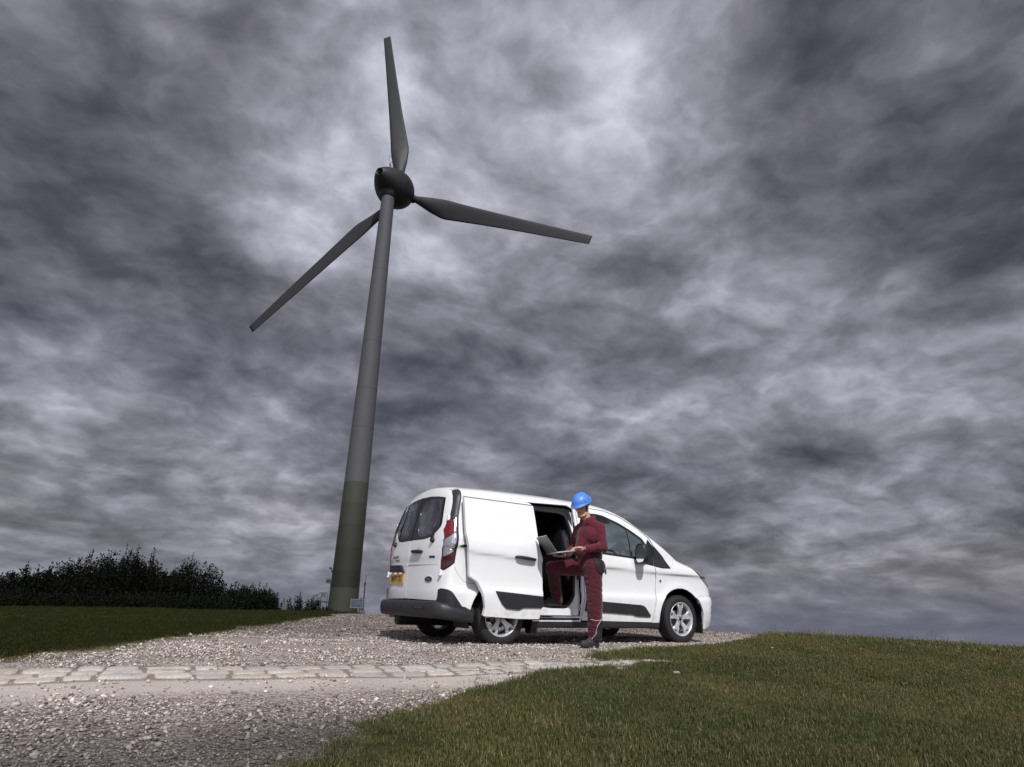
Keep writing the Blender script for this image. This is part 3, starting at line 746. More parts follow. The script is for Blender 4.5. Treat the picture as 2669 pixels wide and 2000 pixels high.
# neck down to the tower
n = 48; rows = []
for z, rr in ((58.75, 1.0), (58.85, 1.14), (59.3, 1.25), (59.9, 1.6), (60.7, 2.1)):
    rows.append([(tx+rr*math.cos(2*math.pi*k/n), ty+rr*math.sin(2*math.pi*k/n), z) for k in range(n)])
V = [p for r_ in rows for p in r_]; F = [(i*n+k, i*n+(k+1) % n, (i+1)*n+(k+1) % n, (i+1)*n+k) for i in range(len(rows)-1) for k in range(n)]
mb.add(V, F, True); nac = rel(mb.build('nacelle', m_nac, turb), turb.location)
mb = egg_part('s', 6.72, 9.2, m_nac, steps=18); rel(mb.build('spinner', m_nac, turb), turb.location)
mb = MB(); mb.tube([TAIL+A*6.67-A*.07, TAIL+A*6.67+A*.07], 2.52, 48); rel(mb.build('rotor_gap', m_blk, turb), turb.location)
mb = MB(); mb.tube([TAIL+A*.02+(E1*math.cos(a)+E2*math.sin(a))*.58 for a in np.linspace(0, 6.283, 33)[:-1]], .06, 6, closed=True); rel(mb.build('exhaust_ring', m_dark, turb), turb.location)
def mapN(x, y): s_ = 4.35+x; return eg(s_, R(-12)+y*1.15/max(eggs(s_), .5), .02)
letters('R  SW//M', 4.1, .9, mapN, 'letter', m_blk, nac, bold=.035, base=turb.location)
# wind sensors
def npnt(s, ph, h): return eg(s, ph, h)
mb = MB(); p0 = npnt(3.2, R(92), -.1); mb.tube([p0, p0+E2*1.1], .05, 6); q = p0+E2*1.75
mb.tube([q+(A*math.cos(a)+E2*math.sin(a))*.55 for a in np.linspace(0, 6.283, 21)[:-1]], .022, 5, closed=True)
mb.tube([p0+E2*.7-A*.3, p0+E2*.7+A*.3], .07, 6); mb.tube([p0+E2*.35, p0+E2*.35+A*.7, p0+A*.9+E2*.1], .04, 6)
rel(mb.build('wind_vane', m_blk, turb), turb.location)
mb = MB(); p0 = npnt(5.2, R(88), -.1)
for d in (-.35, 0, .35): mb.tube([p0+A*d, p0+A*(d*1.3)+E2*.75], .045, 6); mb.tube([p0+A*(d*1.3)+E2*.7, p0+A*(d*1.3)+E2*.9], .12, 8)
rel(mb.build('anemometer', m_blk, turb), turb.location)
# blades
PH0 = R(-8.63)
def foil(u):     # closed aerofoil, u in [0,1): x from leading edge -0.3 .. trailing .7
    if u < .5: x = 1-u*2; sgn = 1
    else: x = (u-.5)*2; sgn = -1
    t = .6*(.2969*math.sqrt(x)-.126*x-.3516*x*x+.2843*x**3-.1015*x**4)*1.0
    return x, sgn*t
for k in range(3):
    ph = PH0+k*2*math.pi/3
    d = math.cos(ph)*E2+math.sin(ph)*E1; c = -math.sin(ph)*E2+math.cos(ph)*E1     # c points to the clockwise (trailing) side
    mb = MB(); V = []; n = 24; F = []
    st = [(1.9, 1.05, 1.), (3.0, 1.1, 1.), (4.2, 1.6, .6), (6, 2.35, .28), (8.2, 3.0, .1), (9.2, 3.05, .04), (11, 2.85, 0), (16, 2.4, 0), (22, 2.0, 0), (28, 1.65, 0), (32.4, 1.4, 0), (33, 1.32, 0)]
    for (rr, ch, circ) in st:
        tw = R(16)*max(0, 1-rr/24); th = np.interp(rr, [1.9, 6, 12, 33], [1., .42, .24, .16])
        for j in range(n):
            u = j/n; x, t = foil(u); x = (x-.30)*ch; t = t*ch*th/.12*.36
            a = 2*math.pi*u; xc, tc_ = .5*ch*math.cos(a), .5*ch*math.sin(a)
            X = x*(1-circ)+xc*circ; T = t*(1-circ)+tc_*circ
            V.append(HUB+d*rr+c*(X*math.cos(tw)-T*math.sin(tw))+A*(X*math.sin(tw)+T*math.cos(tw)))
    for i in range(len(st)-1):
        for j in range(n): F.append((i*n+j, i*n+(j+1) % n, (i+1)*n+(j+1) % n, (i+1)*n+j))
    F.append(tuple((len(st)-1)*n+j for j in range(n)))
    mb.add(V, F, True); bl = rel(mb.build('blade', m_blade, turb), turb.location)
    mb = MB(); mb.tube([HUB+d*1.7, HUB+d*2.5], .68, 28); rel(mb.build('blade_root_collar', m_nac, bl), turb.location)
# door canopy and duct up the left side of the tower
mb = MB(); mb.box((21.35, 72.93, 2.12), (.95, .9, .42), Matrix.Rotation(R(-18), 3, 'Z')); rel(mb.build('door_canopy', m_dark, turb), turb.location)
mb = MB(); mb.box((21.62, 72.86, .25), (.34, .5, 3.4), Matrix.Rotation(R(-18), 3, 'Z')); rel(mb.build('door_frame', m_dark, turb), turb.location)
mb = MB(); mb.tube([(21.62, 72.86, 2.3), (21.6, 72.86, 3.2)], .05, 6); mb.tube([(21.6, 72.86, 3.2), (21.35, 72.95, 3.55)], .04, 6); mb.box((21.25, 72.97, 3.66), (.32, .2, .16), Matrix.Rotation(R(30), 3, 'Y')); mb.box((21.5, 72.9, 3.25), (.2, .2, .18))
rel(mb.build('camera_bracket', m_dark, turb), turb.location)

# ------------------------------------------------------------------ stairs up to the tower door
m_rail = mat('galvanised_rail', (.09, .093, .10), .45, .6); m_pan = mat('grey_panel', (.07, .07, .08), .6)
st_ = thing('metal_stairs', 'small metal stairway with handrail leading up to the turbine door', 'stairs', (19.8, 72.9, -1.6))
def off_(p, d=0.0): return Vector(p)+Vector((.3, .95, 0))*d
for d in (0., 1.0):
    mb = MB(); mb.tube([off_(p, d) for p in [(17.75, 73.5, -1.75), (17.8, 73.48, -1.0), (18.91, 73.15, -.29), (20.3, 72.73, .76), (20.42, 72.7, .8), (20.96, 72.53, .79), (21.08, 72.5, .72), (21.12, 72.48, .6), (21.11, 72.48, -.25)]], .042, 8)
    mb.tube([off_(p, d) for p in [(17.8, 73.48, -1.55), (18.97, 73.13, -.84), (20.3, 72.74, .2), (20.47, 72.7, .24), (21.12, 72.49, .22)]], .03, 8)
    mb.tube([off_((20.40, 72.7, -.3), d), off_((20.43, 72.7, .8), d)], .035, 8)
    rel(mb.build('handrail', m_rail, st_), st_.location)
mb = MB(); mb.box((20.85, 73.0, -.3), (1.15, 1.1, .16), Matrix.Rotation(R(-18), 3, 'Z')); rel(mb.build('landing', m_dark, st_), st_.location)
for k in range(6):
    mb = MB(); p = Vector((18.1, 73.9, -1.75)).lerp(Vector((20.2, 73.25, -.42)), k/5); mb.box(p, (.3, 1.0, .05), Matrix.Rotation(R(-18), 3, 'Z')); rel(mb.build('tread', m_dark, st_), st_.location)
mb = MB(); mb.box((20.7, 72.6, .5), (.50, .03, .46), Matrix.Rotation(R(-18), 3, 'Z')); rel(mb.build('infill_panel', m_pan, st_), st_.location)
mb = MB()
for p in ((20.45, 72.75, -.35), (21.1, 72.5, -.35), (20.75, 73.6, -.35)): mb.tube([p, (p[0], p[1], -2.6)], .05, 8)
rel(mb.build('post', m_dark, st_), st_.location)

# ------------------------------------------------------------------ information board, mast and cabinet right of the tower foot
ib = thing('information_board', 'blue-grey framed information board on two posts in front of the tower foot', 'sign', (23.1, 67.6, float(GZ(23.1, 67.6))))
sgx = np.array([22.51, 67.8]); sgy = np.array([23.8, 67.32]); du = (sgy-sgx); wdt = np.linalg.norm(du); du /= wdt; nrm = np.array([du[1], -du[0]])
rotS = Matrix.Rotation(math.atan2(du[1], du[0]), 3, 'Z'); ctr = (sgx+sgy)/2
m_fr = mat('board_frame', (.14, .14, .16), .5); m_bd = mat('board_print', (.055, .065, .10), .45); m_post = mat('blue_post', (.02, .03, .10), .5)
mb = MB(); mb.box((ctr[0], ctr[1], -.34), (wdt, .05, .97), rotS); rel(mb.build('panel', m_bd, ib), ib.location)
for (dx_, dz_, w_, h_) in ((0, .47, wdt+.06, .07), (0, -.47, wdt+.06, .07), (-wdt/2, 0, .07, 1.0), (wdt/2, 0, .07, 1.0)):
    mb = MB(); c_ = ctr+du*dx_+nrm*.02; mb.box((c_[0], c_[1], -.34+dz_), (w_, .07 if w_ > .1 else .075, h_), rotS); rel(mb.build('frame', m_fr, ib), ib.location)
for s_ in (-1, 1):
    c_ = ctr+du*s_*(wdt/2-.02)-nrm*.06; mb = MB(); mb.box((c_[0], c_[1], -1.2), (.07, .05, 2.8), rotS); rel(mb.build('post', m_post, ib), ib.location)
m_pic = mat('board_ink', (.02, .025, .05), .5); m_pal = mat('board_pale', (.10, .12, .16), .5)
for (a, b, w_, h_) in ((-.5, .05, .10, .08), (-.30, -.09, .10, .08), (-.42, -.27, .34, .08), (.22, -.2, .12, .22)):
    mb = MB(); c_ = ctr+du*a+nrm*.033; mb.box((c_[0], c_[1], -.34+b), (w_, .01, h_), rotS); rel(mb.build('printed_picture', m_pic, ib), ib.location)
for i in range(7):
    mb = MB(); c_ = ctr+du*.18+nrm*.031; mb.box((c_[0], c_[1], -.06-i*.055), (.62-.05*(i % 3), .008, .02), rotS); rel(mb.build('printed_line', m_pal, ib), ib.location)
ms = thing('weather_mast', 'slim grey pole with antenna right of the tower foot', 'mast', (24.96, 70.09, -1.7))
mb = MB(); mb.tube([(24.98, 70.1, -2.6), (24.87, 70.13, 1.86)], .075, 10); mb.tube([(24.87, 70.13, 1.8), (24.87, 70.13, 1.86)], .14, 12); rel(mb.build('pole', m_dark, ms), ms.location)
mb = MB(); mb.lathe([(.05, 1.86), (.12, 1.93), (.12, 2.05), (.05, 2.12)], 12, c=(24.87, 70.13, 0)); mb.tube([(24.87, 70.13, 2.05), (24.9, 70.12, 2.2)], .05, 8); rel(mb.build('sensor_head', m_dark, ms), ms.location)
mb = MB(); mb.tube([(24.9, 70.12, 2.15), (24.98, 70.09, 3.05)], .028, 6); rel(mb.build('antenna', m_dark, ms), ms.location)
cb = thing('equipment_cabinet', 'low grey concrete cabinet at the foot of the slim pole', 'cabinet', (24.87, 70.13, -1.9))
m_conc = mat('concrete', (.09, .09, .095), .85, var=.15, vscale=6, bump=(20, .4, .01))
mb = MB(); mb.box((24.87, 70.13, -1.65), (.66, .6, 1.15), Matrix.Rotation(R(-20), 3, 'Z'), .03); rel(mb.build('housing', m_conc, cb), cb.location)
mb = MB(); mb.box((24.66, 70.25, -.62), (.44, .3, 1.7), Matrix.Rotation(R(-20), 3, 'Z'), .02); rel(mb.build('upright_housing', m_dark, cb), cb.location)
# low tube fence between the bushes and the stairs
fn = thing('tube_fence', 'low dark tubular fence in front of the small bushes', 'fence', (9.5, 50.8, float(GZ(9.5, 50.8))))
mb = MB(); mb.tube([(8.31, 51.07, -.23), (10.87, 50.46, -.23)], .03, 6); rel(mb.build('top_rail', m_rail, fn), fn.location)
mb = MB(); mb.tube([(8.35, 51.07, -.55), (10.87, 50.46, -.62)], .025, 6); rel(mb.build('lower_rail', m_rail, fn), fn.location)
for q in (.02, .5, .98):
    mb = MB(); x_ = 8.31+2.56*q; y_ = 51.07-.61*q; mb.tube([(x_, y_, -.22), (x_, y_, -2.4)], .035, 6); rel(mb.build('post', m_dark, fn), fn.location)
wb = thing('junction_box', 'small pale box standing at the right end of the low fence', 'box', (10.54, 50.5, -.9))
mb = MB(); mb.box((10.54, 50.4, -.9), (.42, .2, 1.3), Matrix.Rotation(R(-14), 3, 'Z'), .02); rel(mb.build('casing', m_pan, wb), wb.location)

# ------------------------------------------------------------------ bushes and small trees on the far slope
def leaf_mat(nm, a, b_):
    m = bpy.data.materials.new(nm); m.use_nodes = True; t = NT(m.node_tree); b = t.t.nodes['Principled BSDF']
    g = t.n('ShaderNodeNewGeometry'); t.l(t.mix(g.outputs['Random Per Island'], a, b_), b.inputs['Base Color'])
    b.inputs['Roughness'].default_value = .8; b.inputs['Specular IOR Level'].default_value = .08; return m
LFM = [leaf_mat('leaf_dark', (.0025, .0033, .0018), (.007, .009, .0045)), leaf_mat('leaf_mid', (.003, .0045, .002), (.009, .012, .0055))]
m_bark = mat('bark', (.02, .016, .012), .9)
def tree(name, label, bdeg, D, ztop, rad, seed, kind=0, shoots=60, leaf=.11, group='bushes and small trees along the left crest', sx=1.0):
    x, y = polar(bdeg, D); g0 = float(GZ(x, y)); hgt = ztop-g0
    t = thing(name, label, 'bush' if hgt < 3.2 else 'tree', (x, y, g0), group)
    r = random.Random(seed); q = np.random.default_rng(seed)
    # trunk and limbs
    tb = MB(); nl = 5 if hgt > 2.5 else 3
    tb.tube([(0, 0, -.2), (.05*r.uniform(-1, 1), .05, hgt*.25), (.1*r.uniform(-1, 1), .1*r.uniform(-1, 1), hgt*.5)], [hgt*.03, hgt*.024, hgt*.015], 7)
    LV = []; LD = []
    for i in range(shoots):
        a = r.uniform(0, 6.283); rr_ = math.sqrt(r.random()); 
        # envelope: dome with its own bumps; shoots stick out of it
        ex = rad*rr_*math.cos(a)*sx; ey = rad*rr_*math.sin(a)
        dome = math.sqrt(max(0.02, 1-rr_**2.2)); bump = .74+.26*math.sin(a*3+seed)*math.cos(rr_*5+seed*1.7)
        top = hgt*(.30+.66*dome**.75*(.86+.14*math.sin(a*3+seed)))*r.uniform(.86, 1.0)
        if i < 2: top = hgt*r.uniform(.97, 1.03); ex *= .35; ey *= .35
        base = Vector((ex*.25, ey*.25, hgt*.12)); tip = Vector((ex+r.uniform(-.2, .2)*rad*.3, ey, top))
        mid = base.lerp(tip, .5)+Vector((ex*.32, ey*.32, -hgt*.02))
        if i < nl*3: tb.tube([(0, 0, hgt*.12), tuple(base*.6+mid*.4), tuple(mid), tuple(tip)], [hgt*.012, hgt*.009, hgt*.006, hgt*.0015], 5)
        nlf = int((44 if hgt > 2.5 else 26)*(.6+.8*r.random()))
        for k in range(nlf):
            u = r.random()**.75; p = (base*(1-u)+mid*u)*(1-u)+(mid*(1-u)+tip*u)*u if True else None
            sp = rad*.13*(1.12-u); p = p+Vector((r.gauss(0, 1), r.gauss(0, 1), r.gauss(0, .8)))*sp
            LV.append(tuple(p)); LD.append(tuple((tip-mid).normalized()))
    # low skirt
    for i in range(int(shoots*16)):
        a = r.uniform(0, 6.283); rr_ = r.random()**.6; LV.append((rad*rr_*math.cos(a)*sx*.98, rad*rr_*math.sin(a)*.98, hgt*r.uniform(-.04, .42)*(1.1-.5*rr_))); LD.append((0, 0, 1))
    LV = np.array(LV); LD = np.array(LD); n = len(LV)
    dirs = q.normal(0, 1, (n, 3))+LD*1.1; dirs /= np.linalg.norm(dirs, axis=1)[:, None]
    side = np.cross(dirs, q.normal(0, 1, (n, 3))); side /= np.linalg.norm(side, axis=1)[:, None]
    L = leaf*q.uniform(.6, 1.5, n)[:, None]; w = L*.32
    V = np.stack([LV, LV+dirs*L*.45+side*w, LV+dirs*L, LV+dirs*L*.45-side*w], 1).reshape(-1, 3)
    k = np.arange(n)[:, None]*4; F = np.vstack([k+[0, 1, 2], k+[0, 2, 3]])
    # interior mass of larger leaves so the heart of the bush is dense
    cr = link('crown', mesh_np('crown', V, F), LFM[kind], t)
    o = tb.build('trunk', m_bark, t); return t
TREES = [
 (97.0, 42, 1.3, 2.6, 'broad dark bush at the far left edge of the row', 75, 0), (94.6, 41, .9, 1.9, 'low rounded dark bush at the left edge of the photo', 70, 0), (93.3, 42, 1.55, 1.5, 'dark bush with a knobbly flat top, second from the left edge', 85, 0), (91.9, 43, 1.62, 1.7, 'dark bush between the knobbly bush and the rising tree line', 80, 0),
 (90.5, 44, 2.2, 1.8, 'dark tree where the row begins to rise, one thin spire on top', 95, 0), (89.2, 45, 2.45, 1.8, 'dark tree left of the tallest pair in the row', 100, 0), (87.7, 46, 3.05, 1.8, 'tallest dark tree of the row with a spiky crown', 130, 0), (86.2, 46, 2.85, 1.35, 'slender dark tree just right of the tallest one', 100, 0),
 (84.7, 46, 2.0, 1.5, 'lower dark bush in the dip between the two tallest crowns', 80, 0), (82.8, 46, 2.62, 1.75, 'round dark tree standing alone right of the dip', 125, 0), (80.3, 48, 1.2, 1.5, 'dark bush stepping down right of the round tree', 80, 1), (78.3, 50, 1.1, 1.35, 'dark bush with feathery upright shoots near the low fence', 80, 1), (77.3, 51, .95, .9, 'narrow bush with fine shoots beside the feathery bush', 50, 1)]
for i, (bd, D, zt, rad, lb, sh, kd) in enumerate(TREES):
    tree('bush' if zt < 1.6 else 'small_tree', lb, bd, D, zt+.12, rad*1.12, 30+i, kd, int(sh*2.6), .10)
for i, (bd, D, zt, rad, lb, sh) in enumerate([(76.5, 62, .55, .45, 'tiny upright sapling behind the low fence', 16), (75.6, 62, .22, .85, 'low scrubby bush behind the right end of the fence', 34), (74.7, 64, .65, .42, 'slim leafy sapling between the fence and the stairs', 20), (73.45, 72, .45, .95, 'small bush growing in front of the handrail', 46), (72.6, 74, -.55, 1.0, 'low bush under the landing of the stairs', 34), (74.1, 70, -.7, .8, 'scrubby low bush left of the handrail', 26)]):
    tree('sapling' if rad < .6 else 'shrub', lb, bd, D, zt, rad, 80+i, 1, sh, .12, group='small bushes near the turbine stairs')
# weedy undergrowth that closes the foot of the row
r = np.random.default_rng(5); bd = r.uniform(81, 100, 1500); D = r.uniform(27, 36, 1500)
x = CAM_C[0]+D*np.cos(np.radians(bd)); y = CAM_C[1]+D*np.sin(np.radians(bd))
def under(seed):
    q = np.random.default_rng(seed); n = 110; P = q.normal(0, 1, (n, 3))*[.3, .3, .0]; P[:, 2] = q.uniform(0, .55, n)**1.0
    d = q.normal(0, 1, (n, 3))+[0, 0, 1.2]; d /= np.linalg.norm(d, axis=1)[:, None]; s_ = np.cross(d, q.normal(0, 1, (n, 3))); s_ /= np.linalg.norm(s_, axis=1)[:, None]
    L = q.uniform(.05, .10, n)[:, None]; V = np.stack([P, P+d*L*.5+s_*L*.3, P+d*L, P+d*L*.5-s_*L*.3], 1).reshape(-1, 3); k = np.arange(n)[:, None]*4
    me = mesh_np('undergrowth_clump', V, np.vstack([k+[0, 1, 2], k+[0, 2, 3]])); me.materials.append(LFM[0]); return bpy.data.objects.new('undergrowth_clump', me)
scatter('undergrowth', 'dark weedy undergrowth filling the foot of the bush row', x, y, r.uniform(.5, 1.25, len(x)), [under(s) for s in range(4)], 12, cat='undergrowth')

# ------------------------------------------------------------------ delivery van: body surface as a function of length and height
def hermtab(t, n=1500):
    xs = np.array([a[0] for a in t], float); ys = np.array([a[1] for a in t], float); d = np.diff(ys)/np.diff(xs)
    m = np.zeros(len(xs)); m[0], m[-1] = d[0], d[-1]
    for i in range(1, len(xs)-1): m[i] = 0 if d[i-1]*d[i] <= 0 else 2*d[i-1]*d[i]/(d[i-1]+d[i])
    X = np.linspace(xs[0], xs[-1], n); i = np.clip(np.searchsorted(xs, X, 'right')-1, 0, len(xs)-2); h = xs[i+1]-xs[i]; s = (X-xs[i])/h
    Y = (2*s**3-3*s*s+1)*ys[i]+(s**3-2*s*s+s)*h*m[i]+(-2*s**3+3*s*s)*ys[i+1]+(s**3-s*s)*h*m[i+1]
    return X, Y
WT = hermtab([(.1, .855), (.2, .872), (.3, .888), (.42, .9), (.52, .906), (.57, .908), (.60, .904), (.65, .888), (.72, .884), (.82, .886), (.93, .892), (.965, .898), (.99, .911), (1.03, .914), (1.10, .909), (1.18, .892), (1.22, .876), (1.30, .857), (1.45, .817), (1.6, .777), (1.72, .741), (1.85, .70)])
TOP = hermtab([(-1.0, 1.83), (-.85, 1.845), (-.5, 1.887), (0, 1.905), (.8, 1.912), (1.3, 1.902), (1.63, 1.882), (1.89, 1.838), (2.11, 1.768), (2.335, 1.655), (2.56, 1.525), (2.79, 1.385), (2.98, 1.268), (3.09, 1.205), (3.2, 1.175), (3.36, 1.14), (3.58, 1.072), (3.73, .995), (3.86, .905), (3.97, .79), (4.05, .66)])
XF = hermtab([(.1, 3.91), (.2, 3.95), (.35, 4.00), (.5, 4.02), (.65, 4.015), (.8, 3.985), (.95, 3.92), (1.1, 3.85)])
XR = hermtab([(.2, -.80), (.6, -.835), (.9, -.835), (1.0, -.84), (1.2, -.825), (1.5, -.765), (1.7, -.715), (1.78, -.690), (1.84, -.66), (1.93, -.56)])
RT = hermtab([(1.2, .19), (2.0, .13), (2.8, .12), (3.1, .14), (3.6, .165)])
def tb(T, x): return np.interp(x, T[0], T[1])
def sup(t, p): t = np.clip(t, 0, 1); return np.maximum(0, 1-(1-t)**p)**(1/p)
def hw(x, z):
    b = np.exp(-((z-1.08)/.17)**2); w = tb(WT, z+b*.062*(x-1.0))
    for cx in (0., 3.062):
        rr = np.hypot((x-cx)/1.04, z-.33); w = w+.013*np.exp(-((rr-.42)/.07)**2)*np.clip((z-.25)*6, 0, 1)
    w = w*sup((tb(TOP, x)-z)/tb(RT, x), 2.6)*sup((tb(XF, z)-x)/.50, 2.6)*sup((x-tb(XR, z))/.17, 2.6)
    return w
def bis(fn, a, lo, hi, up=True):
    lo = np.full(a.shape, lo, float); hi = np.full(a.shape, hi, float)
    for _ in range(34):
        m = (lo+hi)/2; c = fn(m) > a
        if up: hi = np.where(c, m, hi); lo = np.where(c, lo, m)
        else: lo = np.where(c, m, lo); hi = np.where(c, hi, m)
    return (lo+hi)/2
def Pside(sg):
    def f(a, b): return np.stack([a, sg*hw(a, b), b], -1)
    return f
def Prear(a, b): return np.stack([bis(lambda m: hw(m, b), np.abs(a), -1.2, .3), a, b], -1)
def Pfront(a, b): return np.stack([bis(lambda m: hw(m, b), np.abs(a), 1.5, 4.2, False), a, b], -1)
def Ptop(a, b): return np.stack([a, b, bis(lambda m: hw(a, m), np.abs(b), .6, 2.0, False)], -1)
def surf_pts(P, a, b, hint):
    e = .004; p = P(a, b); ta = P(a+e, b)-P(a-e, b); tb_ = P(a, b+e)-P(a, b-e)
    n = np.cross(ta, tb_); L = np.linalg.norm(n, axis=-1, keepdims=True); n = n/np.maximum(L, 1e-12)
    s = np.sign((n*np.array(hint)).sum(-1, keepdims=True)); s[s == 0] = 1
    return p, n*s
HINT = {}
VAN = (0, 0, 0)
def patch(name, loops, P, hint, m, parent, off=0., thick=.012, step=.035, shift=(0, 0, 0), bstep=None, offfn=None, back=True, mirror=False):
    loops = [resample(L, bstep or step*.5) for L in loops]
    V2, F, ch = flat_tris(loops, step)
    a, b = V2[:, 0].copy(), V2[:, 1].copy()
    p, n = surf_pts(P, a, b, hint)
    o_ = off if offfn is None else off+offfn(a, b)[:, None]
    out = p+n*o_
    # winding: face normal must agree with n
    fn = np.cross(out[F[:, 1]]-out[F[:, 0]], out[F[:, 2]]-out[F[:, 0]]); flip = (fn*n[F[:, 0]]).sum(1).mean() < 0
    if flip: F = F[:, ::-1]
    Vs = [out]; Ns = [n]; Fs = [F]; k = len(out)
    if thick > 0:
        bk = out-n*thick
        if back: Vs.append(bk); Ns.append(-n); Fs.append(F[:, ::-1]+k); k += len(bk)
        for c in ch:
            c = [i for i in c if i >= 0]; q = len(c)
            if q < 3: continue
            c = np.array(c); nx = np.roll(c, -1); A_ = out[c]; B_ = bk[c]
            t = out[nx]-out[c]; sn = np.cross(t, n[c]); sn /= np.maximum(np.linalg.norm(sn, axis=1, keepdims=True), 1e-9)
            # orient outward: away from face interior
            area = 0.5*np.sum(a[c]*np.roll(b[c], -1)-np.roll(a[c], -1)*b[c])
            Vs += [A_, B_]; i = np.arange(q); j = (i+1) % q
            ff = np.vstack([np.stack([k+i, k+q+i, k+q+j], 1), np.stack([k+i, k+q+j, k+j], 1)])
            Fs.append(ff); Ns += [sn, sn]; k += 2*q
    Va = np.vstack(Vs); Na = np.vstack(Ns); Fa = np.vstack(Fs)
    # rim winding vs normals
    fn = np.cross(Va[Fa[:, 1]]-Va[Fa[:, 0]], Va[Fa[:, 2]]-Va[Fa[:, 0]]); bad = (fn*Na[Fa].sum(1)).sum(1) < 0
    if thick > 0:
        # make the rim face outwards: use geometric normal from mesh centroid of the loop is unreliable, keep normals agreeing with winding
        Fa[bad] = Fa[bad][:, ::-1]
    Va = Va+np.array(shift)
    if mirror: Va = Va*[1, -1, 1]; Na = Na*[1, -1, 1]; Fa = Fa[:, ::-1]
    return link(name, mesh_np(name, Va, Fa, normals=Na), m, parent)
def S(sg): return Pside(sg), (0, sg, 0)
SR = (Pside(-1), (0, -1, 0)); RE = (Prear, (-1, 0, 0)); TP = (Ptop, (0, 0, 1)); FR = (Pfront, (1, 0, 0))

m_white = mat('white_paint', (.82, .83, .84), .22, coat=.8, rvar=.05); _t = NT(m_white.node_tree); _b = [n for n in _t.t.nodes if n.type == 'BSDF_PRINCIPLED'][0]; _P = _t.n('ShaderNodeTexCoord').outputs['Object']; _s = _t.n('ShaderNodeSeparateXYZ'); _t.l(_P, _s.inputs[0])
_d = _t.math('MULTIPLY', _t.mapr(_s.outputs[2], .22, .62, .75, .05), _t.mapr(_t.noise(_P, 9, 6, .7), .42, .70, 0, 1)); _t.l(_t.mix(_d, (.82, .83, .84), (.50, .47, .43)), _b.inputs['Base Color'])
_t.l(_t.mapr(_d, 0, .5, .20, .5, 'LINEAR'), _b.inputs['Roughness'])
m_clad = mat('grey_plastic', (.021, .022, .025), .48, bump=(220, .25, .001), rvar=.08)
m_blkp = mat('gloss_black', (.010, .010, .012), .2, coat=.3); m_rub = mat('tyre_rubber', (.014, .014, .015), .72, bump=(60, .3, .002), var=.25, vscale=12)
m_in = mat('dark_interior', (.012, .012, .014), .55); m_in2 = mat('interior_trim', (.025, .025, .028), .35, rvar=.1); m_alu = mat('alloy_silver', (.60, .61, .63), .32, .45, rvar=.06)
m_chr = mat('chrome', (.75, .76, .78), .12, 1.); m_red = mat('red_lens', (.17, .003, .006), .10, coat=1., bump=(50, .35, .004), var=.5, vscale=40); m_dred = mat('dark_red_lens', (.05, .003, .006), .10, coat=1., bump=(40, .3, .004), var=.4, vscale=40)
m_clr = mat('clear_lens', (.46, .47, .50), .10, .65, coat=1., bump=(38, .9, .012), var=.5, vscale=30); m_plate = mat('yellow_plate', (.62, .37, .06), .35); m_ink = mat('plate_ink', (.01, .01, .03), .5)
m_blue = mat('blue_enamel', (.008, .014, .045), .3); m_frame = mat('matt_black', (.008, .008, .009), .6)
m_gside = glass('cab_glass', (.80, .92, .90), .09); m_grear = glass('privacy_glass', (.42, .48, .49), .26); m_gwind = glass('windscreen_glass', (.88, .94, .92), .05)
van = thing('delivery_van', 'white panel van with its sliding side door open, parked on the gravel', 'van', (0, 0, 0))

ARCH_R = [(.448*math.cos(a), .33+.412*math.sin(a)) for a in np.linspace(0, math.pi, 25)]   # from front (+x) over to rear
ARCH_F = [(3.062+x, z) for x, z in ARCH_R]
# --- right body side: quarter, roof rail and pillar in one pressing with the doorway cut out
DOOR = rounded([(.40, .325), (.412, .415), (.393, .515), (.364, .615), (.314, .696), (.205, .755), (.192, .89), (.165, 1.057), (.135, 1.24), (.15, 1.69), (.165, 1.712), (1.10, 1.704), (1.165, 1.67), (1.172, 1.50), (1.175, 1.295), (1.175, 1.14), (1.22, 1.0), (1.242, .712), (1.232, .47), (1.212, .377), (1.196, .300), (.9, .300)], .012, 2)
z_s = lambda x: tb(TOP, x)-.055
def topline(x0, x1, n=40): return [(x, float(z_s(x))) for x in np.linspace(x0, x1, n)]
FD_top = [(1.262, 1.745), (1.52, 1.750), (1.74, 1.742), (2.02, 1.680), (2.314, 1.548), (2.526, 1.414), (2.585, 1.310)]
FDR = [(1.225, .288), (1.236, .40), (1.276, .60), (1.276, .90), (1.243, 1.30), (1.232, 1.50), (1.236, 1.70)]
FDF = [(2.560, 1.16), (2.540, 1.03), (2.574, .87), (2.545, .557), (2.470, .275)]
FDOOR = FDR+FD_top+FDF
HOLE = [(x, z) for x, z in rounded([(.392, .285), (.404, .415), (.386, .515), (.357, .612), (.307, .690), (.197, .748), (.184, .89), (.157, 1.057), (.127, 1.24), (.142, 1.69), (.16, 1.722), (1.10, 1.762), (1.19, 1.72), (1.185, 1.50), (1.187, 1.295), (1.187, 1.15), (1.219, 1.0), (1.224, .712), (1.214, .47), (1.204, .377), (1.190, .290), (.9, .285)], .012, 2)]
# the pressing ends at the front door gap
side_outer = [(-.40, .36)] if False else []
qtr = []
